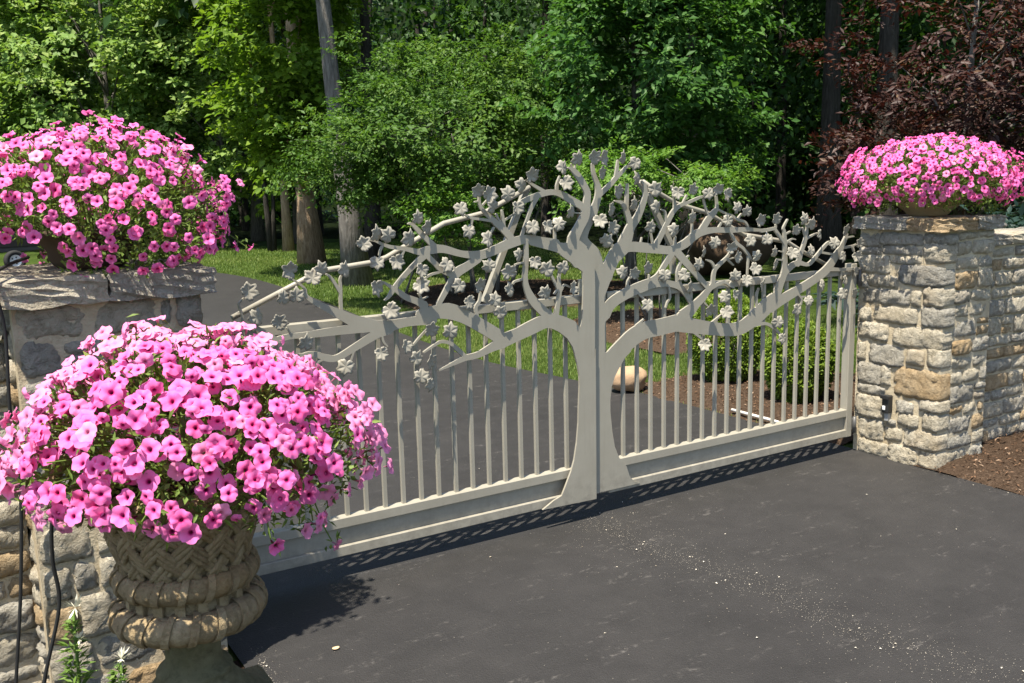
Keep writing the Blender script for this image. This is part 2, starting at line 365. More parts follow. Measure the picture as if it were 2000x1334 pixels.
def mound(name, outline, h, mat, seed, step=0.06, rough=0.015, kind='structure'):
    """a raised bed: a grid clipped to a polygon, rising from its rim"""
    from mathutils.geometry import intersect_point_line
    xs = [q[0] for q in outline]; ys = [q[1] for q in outline]
    gx = np.arange(min(xs), max(xs)+step, step); gy = np.arange(min(ys), max(ys)+step, step)
    ed = [(np.array(outline[i]), np.array(outline[(i+1) % len(outline)])) for i in range(len(outline))]
    X, Y = np.meshgrid(gx, gy, indexing='ij'); P = np.stack([X.ravel(), Y.ravel()], 1)
    ins = np.zeros(len(P), bool); dist = np.full(len(P), 1e9)
    for a, b in ed:
        c = ((a[1] > P[:, 1]) != (b[1] > P[:, 1])) & (P[:, 0] < (b[0]-a[0])*(P[:, 1]-a[1])/((b[1]-a[1]) or 1e-9)+a[0]); ins ^= c
        t = np.clip(((P-a) @ (b-a))/((b-a) @ (b-a)), 0, 1); dist = np.minimum(dist, np.linalg.norm(P-(a+t[:, None]*(b-a)), axis=1))
    sd = np.where(ins, dist, -dist)
    r = np.random.default_rng(seed); P3 = np.concatenate([P, np.zeros((len(P), 1))], 1)
    wob = vnoise(P3, 7, seed)*0.04
    z = np.where(sd+wob > 0, 0.003 + h*(1-np.exp(-np.maximum(sd+wob, 0)/0.30)) + rough*r.random(len(P))*np.clip(sd/0.12, 0, 1) + vnoise(P3, 5, seed+1)*h*0.15, -0.008)
    nx, ny = len(gx), len(gy); idx = np.arange(nx*ny).reshape(nx, ny)
    F = np.stack([idx[:-1, :-1], idx[1:, :-1], idx[1:, 1:], idx[:-1, 1:]], -1).reshape(-1, 4)
    keep = (z[F] > -0.004).any(1); F = F[keep]
    u, inv = np.unique(F, return_inverse=True)
    V = np.stack([P[:, 0], P[:, 1], z], 1)[u]
    return tag(link(name, np_mesh(name, V, inv.reshape(-1, 4), mat, smooth=True)), kind=kind), (P[sd > 0.02], z[sd > 0.02])
beds = []
bed_box = [(2.06, 0.12), (2.06, 1.0), (1.99, 2.0), (2.15, 2.3), (2.7, 2.35), (3.3, 2.2), (3.9, 1.5), (4.1, 0.6), (3.9, 0.12)]
bed_out = [(2.01, -0.40), (4.9, -0.30), (5.2, -1.6), (4.4, -2.6), (2.9, -3.0), (2.02, -3.2), (2.02, -1.6)]
bed_small = [(3.3, 3.2), (3.3, 4.6), (4.0, 5.8), (5.4, 6.0), (5.7, 4.6), (4.8, 3.4)]
bed_shrub = [(2.9, 8.0), (3.3, 9.6), (4.6, 10.6), (6.2, 10.0), (7.6, 8.4), (7.4, 7.0), (5.8, 6.6), (4.2, 7.0)]
bed_left = [(-1.97, -0.5), (-1.97, -3.6), (-4.2, -3.6), (-4.2, -0.3), (-2.6, -0.3)]
for nm, o, h, st in (('mulch_bed', bed_box, 0.05, 0.05), ('mulch_bed', bed_out, 0.06, 0.03), ('mulch_bed', bed_small, 0.06, 0.09), ('mulch_bed', bed_shrub, 0.08, 0.12)):
    beds.append(mound(nm, o, h, M['mulch'], len(beds)+3, st)[1])
beds.append(mound('soil_bed', bed_left, 0.03, M['soil'], 9, 0.06)[1])
def chips():
    V = []; F = []; T = []; base = 0
    for (P, z), n, s in ((beds[0], 2600, 0.020), (beds[1], 5200, 0.020), (beds[2], 900, 0.03), (beds[3], 900, 0.035), (beds[4], 1400, 0.016)):
        k = rng.integers(0, len(P), n); c = np.concatenate([P[k], (z[k]+0.008)[:, None]], 1); c[:, :2] += rng.normal(0, 0.03, (n, 2))
        a = rng.uniform(0, 6.28, n); d = np.stack([np.cos(a), np.sin(a), rng.normal(0, 0.35, n)], 1)
        v, f, t = leaf_arrays(c, d, np.stack([rng.normal(0, .4, n), rng.normal(0, .4, n), np.ones(n)], 1), rng.uniform(0.6, 1.7, n)*s, rng.uniform(0.25, 0.6, n)*s, rng.beta(1.2, 2.2, n), fold=0.35)
        V.append(v); F.append(f+base); T.append(t); base += len(v)
    tag(link('wood_chips', np_mesh('wood_chips', np.concatenate(V), np.concatenate(F), M['chip'], np.concatenate(T))), 'brown wood chips strewn over the planting beds', 'wood chips', kind='stuff')
chips()
def debris():
    n = 3000; PT = [0, 0.2, 0.32, 0.5, 0.72, 0.9, 1]; PX = [-0.05, -0.077, -0.044, 0.035, 0.03, 0.112, 0.184]; PY = [-0.02, -0.357, -0.616, -1.022, -1.54, -1.935, -2.2]
    # a drift of pale seed husks and grit across the drive, with grit along the edges and stray flecks
    t = rng.random(n); path = np.stack([np.interp(t, PT, PX), np.interp(t, PT, PY)], 1)
    path += rng.normal(0, 1, (n, 2))*(0.04+0.26*rng.random((n, 1))**2)
    e = np.stack([np.full(700, 1.99)+rng.normal(0, 0.035, 700), rng.uniform(-3.0, -0.45, 700)], 1)
    e2 = np.stack([np.full(260, -1.93)+np.abs(rng.normal(0, 0.03, 260)), rng.uniform(-1.2, -0.4, 260)], 1)
    s = np.stack([rng.uniform(-1.9, 2.0, 800), rng.uniform(-3.2, 0.1, 800)], 1)
    far = np.stack([rng.uniform(-1.9, 1.9, 500), rng.uniform(0.1, 5, 500)], 1)
    P = np.concatenate([path, e, e2, s, far]); m = len(P)
    c = np.concatenate([P, np.full((m, 1), 0.004)], 1); a = rng.uniform(0, 6.28, m)
    d = np.stack([np.cos(a), np.sin(a), np.zeros(m)], 1); L = np.where(rng.random(m) < 0.012, rng.uniform(0.007, 0.013, m), rng.uniform(0.001, 0.0036, m))
    V, F, T = leaf_arrays(c, d, np.tile([0, 0, 1.0], (m, 1)), L, L*rng.uniform(0.5, 0.9, m), rng.random(m), fold=0.25)
    V[:, 2] = np.maximum(V[:, 2], 0.002)
    tag(link('grit', np_mesh('grit', V, F, M['fleck'], T)), 'pale husks and grit scattered on the asphalt driveway', 'grit', kind='stuff')
debris()
def in_poly(P, poly):
    ins = np.zeros(len(P), bool)
    for i in range(len(poly)):
        a = poly[i]; b = poly[(i+1) % len(poly)]
        ins ^= ((a[1] > P[:, 1]) != (b[1] > P[:, 1])) & (P[:, 0] < (b[0]-a[0])*(P[:, 1]-a[1])/((b[1]-a[1]) or 1e-9)+a[0])
    return ins
def grass():
    def edge(y): return np.interp(y, [-9, 1.0, 2.1, 2.9, 4.3, 6.6, 9.2, 12.4, 15.2, 18.2, 20.6, 22.2], [2.03, 2.03, 1.97, 1.87, 1.72, 1.88, 2.2, 2.48, 2.5, 1.9, 0.4, -2.5])
    n1, n2 = 120000, 70000
    A = np.stack([rng.uniform(1.6, 6.5, n1), rng.uniform(0.6, 9.5, n1)], 1); B = np.stack([rng.uniform(0, 12, n2), rng.uniform(9.5, 24, n2)], 1)
    h = np.concatenate([rng.uniform(0.018, 0.04, n1), rng.uniform(0.03, 0.055, n2)]); wd = np.concatenate([np.full(n1, 0.006), np.full(n2, 0.016)]); P = np.concatenate([A, B])
    keep = P[:, 0] > edge(P[:, 1])+0.01
    for b in (bed_box, bed_small, bed_shrub): keep &= ~in_poly(P, b)
    P = P[keep]; h = h[keep]; wd = wd[keep]; n = len(P)
    a = rng.uniform(0, 6.28, n); lean = rng.uniform(0.1, 0.7, n); d = np.stack([np.cos(a), np.sin(a)], 1)
    base = np.concatenate([P, np.full((n, 1), -0.012)], 1)
    side = np.stack([-d[:, 1], d[:, 0], np.zeros(n)], 1)*wd[:, None]*0.5
    tip = base + np.concatenate([d*(h*lean)[:, None], h[:, None]], 1)
    V = np.stack([base-side, base+side, tip], 1).reshape(-1, 3)
    tint = np.repeat(np.clip(0.45+0.28*vnoise(base, 1.2, 5)+rng.normal(0, 0.22, n), 0, 1), 3)
    tag(link('grass', np_mesh('grass', V, np.arange(3*n).reshape(-1, 3), M['grass'], tint)), 'short mown grass of the lawn beside the driveway', 'grass', kind='stuff')
grass()

# ------------------------------------------------------------------ stonework
def stone_mesh(u, v, depth, seed, rough=0.014):
    """rock-faced block: face in the local XZ plane looking along -Y, centred on it"""
    r = np.random.default_rng(seed); nu = max(5, min(15, int(u/0.0135))); nv = max(4, min(9, int(v/0.0135)))
    X, Z = np.meshgrid(np.linspace(-1, 1, nu+1), np.linspace(-1, 1, nv+1), indexing='ij')
    e = 1 - 0.05*np.abs(Z)**6*r.uniform(0.2, 1.8); g = 1 - 0.09*np.abs(X)**6*r.uniform(0.2, 1.8)
    px = X*u/2*e + r.normal(0, 0.0016, X.shape); pz = Z*v/2*g + r.normal(0, 0.0016, X.shape)
    wob = np.stack([X*u*9, Z*v*9, np.zeros_like(X)+seed*0.37], -1).reshape(-1, 3)
    px += (vnoise(wob, 2.2, seed)*0.0035).reshape(X.shape); pz += (vnoise(wob, 2.2, seed+1)*0.0035).reshape(X.shape)
    # split face: a handful of fracture planes, then ragged grain
    fac = np.min([r.uniform(0.15, 1.0) + r.normal(0, 0.55)*(X-r.uniform(-.6, .6)) + r.normal(0, 0.5)*(Z-r.uniform(-.6, .6)) for _ in range(5)], axis=0)
    fac = np.clip(fac, -0.9, 1.2)
    rag = (vnoise(wob, 6.5, seed+2)*0.32 + vnoise(wob, 14, seed+3)*0.26).reshape(X.shape) + r.normal(0, 0.10, X.shape)
    rim = np.maximum(np.abs(X)**8, np.abs(Z)**8)
    py = -rough*(0.75 + 0.62*fac + rag) ; py = np.minimum(py, 0.001) + rim*(0.004+0.006*r.random(X.shape))
    V = np.stack([px, py, pz], -1).reshape(-1, 3); idx = np.arange((nu+1)*(nv+1)).reshape(nu+1, nv+1)
    F = np.stack([idx[:-1, :-1], idx[1:, :-1], idx[1:, 1:], idx[:-1, 1:]], -1).reshape(-1, 4)
    ring = list(idx[:, 0]) + list(idx[-1, 1:]) + list(idx[-2::-1, -1]) + list(idx[0, -2:0:-1])
    n0 = len(V); back = V[ring].copy(); back[:, 1] = depth; back[:, 0] *= 0.99
    V = np.concatenate([V, back]); m = len(ring)
    S = np.array([[ring[i], n0+i, n0+(i+1) % m, ring[(i+1) % m]] for i in range(m)])
    return V, np.concatenate([F, S])
STONE_MATS = ['stone_grey', 'stone_pale', 'stone_pale', 'stone_grey', 'stone_ochre', 'stone_pale', 'stone_blue', 'stone_grey']
scount = [0]
def place_stone(parent, org, ax, nrm, u0, u1, v0, v1, mat=None, depth=0.06, proud=0.0, rough=0.014, name='stone'):
    """ax: unit vector along the face, nrm: outward normal, org: point where u=0, z=0"""
    scount[0] += 1; V, F = stone_mesh(u1-u0, v1-v0, depth, scount[0]*13+1, rough)
    c = Vector(org) + Vector(ax)*((u0+u1)/2) + Vector((0, 0, (v0+v1)/2)) + Vector(nrm)*proud
    A = np.array(ax); Nn = np.array(nrm); W = np.array(c) + V[:, :1]*A - V[:, 1:2]*Nn + V[:, 2:3]*np.array([0, 0, 1.0])
    if np.dot(np.cross(A, [0, 0, 1.0]), Nn) < 0: F = F[:, ::-1]
    me = np_mesh('stone', W, F, M[mat or random.choice(STONE_MATS)], smooth=False)
    return link(name, me, parent)
def fill_face(parent, org, ax, nrm, u0, u1, z0, z1, gap=0.013, mats=None, hr=(0.06, 0.125), wr=(0.09, 0.26), depth=0.06):
    z = z0
    while z < z1-0.03:
        h = random.uniform(*hr)
        if z1-(z+h) < 0.05: h = z1-z
        u = u0
        while u < u1-0.02:
            wd = random.uniform(*wr)
            if u1-(u+wd) < 0.07: wd = u1-u
            parts = [(z, z+h)]
            if h > 0.1 and wd < 0.16 and random.random() < 0.5: q = z+h*random.uniform(0.4, 0.6); parts = [(z, q), (q, z+h)]
            for a, b in parts:
                place_stone(parent, org, ax, nrm, u+gap/2, u+wd-gap/2, a+gap/2, b-gap/2, mats and random.choice(mats), depth, random.uniform(-0.004, 0.008))
            u += wd
        z += h
def core(parent, x0, x1, y0, y1, z0, z1, name='mortar_core'):
    mb = MB(); mb.box(x0, x1, y0, y1, z0, z1); return mb.build(name, M['mortar'], parent)

# right pillar: faces -X (towards the drive) and -Y (towards the street) are the ones in view
A_FACE = [(-0.143,0.012,1.27,1.344),(-0.424,-0.145,1.292,1.352),(-0.553,-0.431,1.305,1.356),(-0.145,0.009,1.227,1.264),(-0.421,-0.153,1.232,1.286),(-0.564,-0.429,1.199,1.295),(-0.213,0.013,1.117,1.216),(-0.424,-0.219,1.18,1.224),(-0.571,-0.28,1.062,1.174),(-0.274,-0.074,1.036,1.103),(-0.066,0.001,1.024,1.1),(-0.355,-0.026,0.932,1.021),(-0.429,-0.369,0.94,1.029),(-0.578,-0.442,0.951,1.056),(-0.09,-0.008,0.819,0.899),(-0.407,-0.113,0.83,0.92),(-0.584,-0.435,0.832,0.941),(-0.218,-0.008,0.714,0.813),(-0.578,-0.256,0.7,0.815),(-0.063,-0.01,0.577,0.684),(-0.331,-0.094,0.572,0.691),(-0.467,-0.352,0.595,0.686),(-0.591,-0.487,0.597,0.704),(-0.18,-0.013,0.438,0.564),(-0.246,-0.188,0.445,0.561),(-0.593,-0.27,0.403,0.573),(-0.211,-0.013,0.376,0.427),(-0.216,-0.01,0.233,0.365),(-0.409,-0.293,0.299,0.367),(-0.6,-0.456,0.34,0.406),(-0.295,-0.231,0.198,0.243),(-0.447,-0.316,0.226,0.298),(-0.605,-0.474,0.232,0.329),(-0.211,-0.032,0.091,0.221),(-0.341,-0.224,0.119,0.196),(-0.611,-0.357,0.109,0.213),(-0.246,-0.037,-0.004,0.081),(-0.444,-0.259,-0.018,0.096),(-0.618,-0.459,0.003,0.107)]
def pillar_right():
    random.seed(21)
    P = empty('stone_pillar', (2.31, -0.28, 0), 'rough limestone gate pillar carrying the keypad, at the far end of the gate', 'pillar')
    core(P, 2.029, 2.469, -0.569, 0.004, -0.02, 1.375)
    for i, (a, b, c, d) in enumerate(A_FACE):
        a = a if a > -0.53 else -0.574 - 0.01*random.random(); b = min(b, 0.0)
        mt = 'stone_ochre' if i == 25 else ('stone_blue' if i == 8 else ('stone_grey' if i in (0, 1, 4, 20) else random.choice(['stone_pale', 'stone_pale', 'stone_pale', 'stone_grey', 'stone_pale'])))
        place_stone(P, (2.03, 0, 0), (0, 1, 0), (-1, 0, 0), a-0.003, b+0.003, c-0.004, d+0.004, mt, 0.085, random.uniform(0, 0.006), 0.0155)
    fill_face(P, (0, -0.568, 0), (1, 0, 0), (0, -1, 0), 2.118, 2.472, -0.01, 1.37, mats=['stone_pale', 'stone_grey', 'stone_pale', 'stone_pale', 'stone_pale', 'stone_grey', 'stone_ochre'], hr=(0.07, 0.12), wr=(0.10, 0.24))
    fill_face(P, (2.468, 0, 0), (0, 1, 0), (1, 0, 0), -0.49, 0.0, -0.01, 1.37)
    fill_face(P, (0, 0.008, 0), (1, 0, 0), (0, 1, 0), 2.05, 2.45, -0.01, 1.37, depth=0.03)
    cap(P, 1.985, 2.515, -0.612, 0.03, 1.375, 1.444, ['stone_grey', 'stone_ochre', 'stone_grey'])
    return P
def cap(P, x0, x1, y0, y1, z0, z1, mats):
    def slab(a, b, c, d, mt, zt):
        scount[0] += 1; r = np.random.default_rng(scount[0]); bm = bmesh.new(); bmesh.ops.create_cube(bm, size=1)
        bmesh.ops.subdivide_edges(bm, edges=bm.edges[:], cuts=5, use_grid_fill=True)
        for v in bm.verts:
            x, y, z = v.co; o = np.array([x, y, z]); rnd = 1-0.03*sum((abs(q)*2)**8 for q in o)/3
            v.co = ((a+b)/2+(b-a)*x + r.normal(0, 0.004), (c+d)/2+(d-c)*y + r.normal(0, 0.004), (z0+zt)/2+(zt-z0)*z*rnd + r.normal(0, 0.003))
        me = bpy.data.meshes.new('cap_stone'); bm.to_mesh(me); bm.free(); me.materials.append(M[mt]); link('cap_stone', me, P)
    xm = x0+(x1-x0)*0.50; ym = y0+(y1-y0)*0.42
    slab(x0, xm-0.004, y0, ym-0.004, mats[1], z1); slab(x0, xm-0.004, ym+0.004, y1, mats[0], z1+0.004)
    slab(xm+0.004, x1, y0, ym-0.004, mats[2], z1+0.002); slab(xm+0.004, x1, ym+0.004, y1, mats[2], z1-0.002)
pillar_right()
L_FRONT = [(-2.585,-2.385,1.257,1.356,'stone_pale'),(-2.365,-2.176,1.256,1.356,'stone_pale'),(-2.161,-2.132,1.27,1.35,'stone_grey'),(-2.112,-2.03,1.258,1.355,'stone_grey'),(-2.462,-2.291,1.202,1.245,'stone_grey'),(-2.585,-2.474,1.139,1.247,'stone_grey'),(-2.458,-2.329,1.128,1.195,'stone_grey'),(-2.275,-2.035,1.163,1.243,'stone_grey'),(-2.315,-2.03,1.05,1.15,'stone_grey'),(-2.585,-2.44,0.995,1.128,'stone_grey'),(-2.425,-2.33,0.99,1.118,'stone_grey'),(-2.32,-2.03,0.93,1.038,'stone_grey'),(-2.585,-2.335,0.885,0.98,'stone_pale'),(-2.32,-2.17,0.83,0.915,'stone_grey'),(-2.155,-2.03,0.8,0.915,'stone_grey'),(-2.585,-2.46,0.765,0.87,'stone_grey'),(-2.445,-2.335,0.78,0.872,'stone_pale'),(-2.585,-2.46,0.665,0.75,'stone_pale'),(-2.445,-2.2,0.665,0.765,'stone_grey'),(-2.185,-2.03,0.66,0.785,'stone_grey'),(-2.587,-2.436,0.528,0.649,'stone_pale'),(-2.42,-2.35,0.535,0.65,'stone_pale'),(-2.335,-2.03,0.53,0.645,'stone_grey'),(-2.42,-2.36,0.42,0.52,'stone_pale'),(-2.497,-2.43,0.42,0.515,'stone_grey'),(-2.59,-2.51,0.397,0.512,'stone_pale'),(-2.345,-2.03,0.4,0.515,'stone_grey'),(-2.59,-2.5,0.26,0.382,'stone_ochre'),(-2.489,-2.395,0.262,0.405,'stone_pale'),(-2.38,-2.2,0.27,0.385,'stone_pale'),(-2.185,-2.03,0.255,0.385,'stone_grey'),(-2.452,-2.268,0.14,0.245,'stone_grey'),(-2.595,-2.467,0.13,0.245,'stone_pale'),(-2.255,-2.03,0.12,0.24,'stone_grey'),(-2.595,-2.38,0.0,0.118,'stone_grey'),(-2.365,-2.03,0.0,0.108,'stone_ochre')]
def pillar_left():
    random.seed(31)
    P = empty('stone_pillar', (-2.31, -0.28, 0), 'rough limestone gate pillar behind the flower urn, in the shade of its own planter', 'pillar')
    core(P, -2.596, -2.032, -0.563, 0.004, -0.02, 1.375)
    for a, b, c, d, mt in L_FRONT:
        place_stone(P, (0, -0.564, 0), (1, 0, 0), (0, -1, 0), a, b, c, d, mt, 0.085, random.uniform(-0.004, 0.008), 0.013)
    fill_face(P, (-2.596, 0, 0), (0, 1, 0), (-1, 0, 0), -0.475, 0.0, -0.01, 1.37, mats=['stone_pale', 'stone_pale', 'stone_grey', 'stone_ochre'])
    fill_face(P, (-2.034, 0, 0), (0, 1, 0), (1, 0, 0), -0.475, 0.0, -0.01, 1.37, depth=0.04)
    fill_face(P, (0, 0.008, 0), (1, 0, 0), (0, 1, 0), -2.58, -2.05, -0.01, 1.37, depth=0.03)
    cap(P, -2.655, -1.99, -0.612, 0.03, 1.358, 1.446, ['stone_pale', 'stone_pale', 'stone_grey'])
pillar_left()
def wing_wall(name, x0, x1, yf, ztop, label, seed, far):
    random.seed(seed); W = empty(name, ((x0+x1)/2, yf+0.16, 0), label, 'wall')
    core(W, x0, x1, yf+0.004, yf+0.30, -0.03, ztop-0.07)
    lo, hi = (x0, min(x1, x0+2.2)) if far else (max(x0, x1-1.0), x1)
    fill_face(W, (0, yf, 0), (1, 0, 0), (0, -1, 0), lo, hi, 0.0, ztop-0.075, mats=['stone_pale', 'stone_grey', 'stone_ochre', 'stone_pale', 'stone_grey'], wr=(0.12, 0.3))
    u = lo
    while u < hi-0.05:
        wd = random.uniform(0.28, 0.45)
        if hi-(u+wd) < 0.15: wd = hi-u
        scount[0] += 1; r = np.random.default_rng(scount[0]); bm = bmesh.new(); bmesh.ops.create_cube(bm, size=1)
        bmesh.ops.subdivide_edges(bm, edges=bm.edges[:], cuts=4, use_grid_fill=True)
        for v in bm.verts:
            x, y, z = v.co; v.co = (u+wd/2+(wd-0.012)*x + r.normal(0, 0.004), yf+0.15+0.36*y + r.normal(0, 0.005), ztop-0.035+0.07*z*(1-0.1*(abs(y)*2)**6) + r.normal(0, 0.004))
        me = bpy.data.meshes.new('coping_stone'); bm.to_mesh(me); bm.free(); me.materials.append(M[random.choice(['stone_pale', 'stone_grey'])]); link('coping_stone', me, W)
        u += wd
wing_wall('stone_wall', 2.475, 6.2, -0.39, 1.315, 'low limestone wall running off beyond the far pillar at the picture edge', 41, True)
wing_wall('stone_wall', -4.6, -2.606, -0.36, 1.31, 'low limestone wall at the left picture edge beside the near pillar', 43, False)

# traced outlines of the gate, millimetres in the plane of the gate (x, z, width)
L_TRUNK="-20,100 -348,109 -281,143 -233,159 -209,205 -174,275 -155,329 -138,415 -127,514 -124,589 -117,701 -118,751 -128,808 -146,871 -138,850 -156,901 -188,947 -238,986 -288,1009 -322,1045 -251,1062 -108,995 -100,1018 -91,1102 -87,1198 -93,1289 -123,1318 -167,1347 -151,1405 -122,1383 -35,1321 -19,1307 -16,1181 -22,824 -16,875"
L_BRANCH="""-158,987,85 -223,1021,78 -301,1043,68 -393,1019,68 -476,993,62 -551,974,67
-551,971,69 -606,951,43 -685,923,29 -750,916,27 -776,910,24 -840,890,14 -888,876,7
-750,919,20 -799,967,21 -830,993,17 -873,1004,14 -905,993,12 -961,966,8
-551,974,66 -590,1007,64 -668,1057,62 -756,1109,65 -831,1138,72 -911,1140,55 -972,1138,44
-912,1109,47 -1034,1109,39 -1105,1103,46 -1180,1105,51 -1247,1115,55
-1208,1111,58 -1280,1136,52 -1344,1171,41 -1413,1209,28 -1469,1244,19 -1489,1266,16 -1489,1287,11 -1507,1308,9 -1537,1331,6
-1338,1176,14 -1338,1233,14 -1335,1285,12 -1336,1316,10 -1330,1331,8
-1339,1265,14 -1359,1302,13 -1379,1332,11 -1394,1343,9
-1191,1106,48 -1321,1104,38 -1430,1101,32 -1510,1099,25 -1562,1101,23 -1620,1091,26 -1651,1071,23 -1693,1048,18 -1729,1037,7
-1620,1091,20 -1663,1125,19 -1711,1155,18 -1745,1169,13
-1559,1107,7 -1575,1137,6
-1123,1092,56 -1187,1071,42 -1286,1024,32 -1366,989,27 -1409,992,29 -1451,1010,25 -1488,1020,18 -1520,1016,13 -1542,1003,9 -1559,981,6
-1426,992,10 -1453,979,9 -1465,962,6
-1515,1020,9 -1546,1024,8 -1572,1032,6
-1289,1018,10 -1306,972,8
-1159,1068,9 -1154,1035,10 -1135,1012,6
-1739,1141,11 -1752,1179,11 -1754,1209,9 -1764,1245,8 -1753,1263,7 -1743,1272,6
-934,1398,32 -1002,1346,23 -1052,1301,23 -1095,1256,22 -1119,1226,14 -1137,1214,7
-950,1174,39 -985,1196,30 -1038,1219,27 -1077,1249,22 -1117,1276,13 -1139,1291,8
-880,1173,22 -844,1225,25 -811,1272,31 -778,1309,42 -727,1333,38 -668,1365,39
-821,1254,9 -813,1228,6
-243,1407,47 -319,1421,43 -401,1438,39 -496,1423,44 -596,1392,41 -661,1379,39 -756,1390,30 -848,1417,35 -915,1416,38 -964,1410,27 -1028,1427,19 -1097,1439,16 -1137,1454,13 -1170,1469,10 -1198,1473,7
-109,1326,95 -166,1365,64 -230,1389,50 -293,1404,42 -383,1428,40
-1134,1449,10 -1147,1429,10 -1153,1408,8
-1037,1420,9 -1050,1394,7
-885,1425,27 -931,1470,23 -966,1504,20 -994,1532,14 -1011,1534,7
-934,1398,25 -894,1360,23 -858,1325,25 -797,1296,28
-859,1317,10 -914,1307,10 -945,1290,8
-791,1310,9 -793,1332,6
-489,1442,34 -534,1490,33 -566,1514,29 -604,1549,23 -635,1577,17 -654,1605,14 -655,1644,10
-585,1528,14 -649,1539,12 -700,1547,12 -731,1562,8
-694,1541,9 -698,1519,6
-531,1495,20 -534,1540,14 -538,1574,9
-533,1526,8 -472,1555,7
-568,1558,10 -559,1538,9 -540,1510,10
-638,1602,8 -615,1623,6
-654,1622,6 -679,1617,6
-583,1498,9 -600,1476,6
-437,1444,15 -404,1522,16 -379,1578,17 -347,1628,24
-410,1425,19 -413,1339,26 -421,1264,27 -414,1212,31 -383,1151,44 -328,1096,47 -280,1053,53
-413,1330,9 -454,1327,7 -474,1323,6
-422,1254,10 -476,1245,10 -487,1235,8
-251,1056,30 -235,1127,22 -227,1179,23 -229,1245,16 -218,1274,10
-236,1192,12 -262,1241,13 -282,1272,9
-220,1179,13 -198,1207,11 -162,1192,6
-240,1186,8 -256,1169,7
-677,1079,14 -691,1137,16 -670,1170,14 -663,1208,9
-962,1156,16 -963,1205,10 -977,1228,6
-960,1202,7 -932,1211,6
-1014,1002,7 -982,1032,10 -944,1066,10 -910,1096,8
-101,1350,103 -143,1411,72 -113,1469,53 -72,1532,51 -60,1596,40 -56,1643,36 -88,1696,34 -124,1738,30 -152,1758,15 -166,1761,7
-138,1752,8 -148,1778,6
-131,1746,10 -124,1772,7
-72,1561,39 -97,1583,35 -154,1611,36 -211,1640,31 -260,1650,26 -316,1643,26 -371,1629,26 -419,1614,22 -453,1603,12
-302,1652,18 -342,1673,15 -376,1691,12 -393,1702,7
-232,1651,15 -231,1682,15 -216,1722,8
-83,1544,7 -141,1550,6
-247,1399,17 -249,1481,11
-201,1379,66 -130,1348,93 -57,1299,96"""
R_TRUNK="-28,118 23,121 286,120 241,139 212,171 192,228 144,283 116,347 101,427 89,533 89,597 99,666 119,714 147,755 183,802 227,835 148,850 58,845 57,972 61,1002 96,1046 69,1070 56,1080 56,1126 86,1186 117,1245 152,1304 87,1308 40,1253 30,1299 11,1343 -26,1381 -48,1376 -30,1321 -22,1303 -27,928"
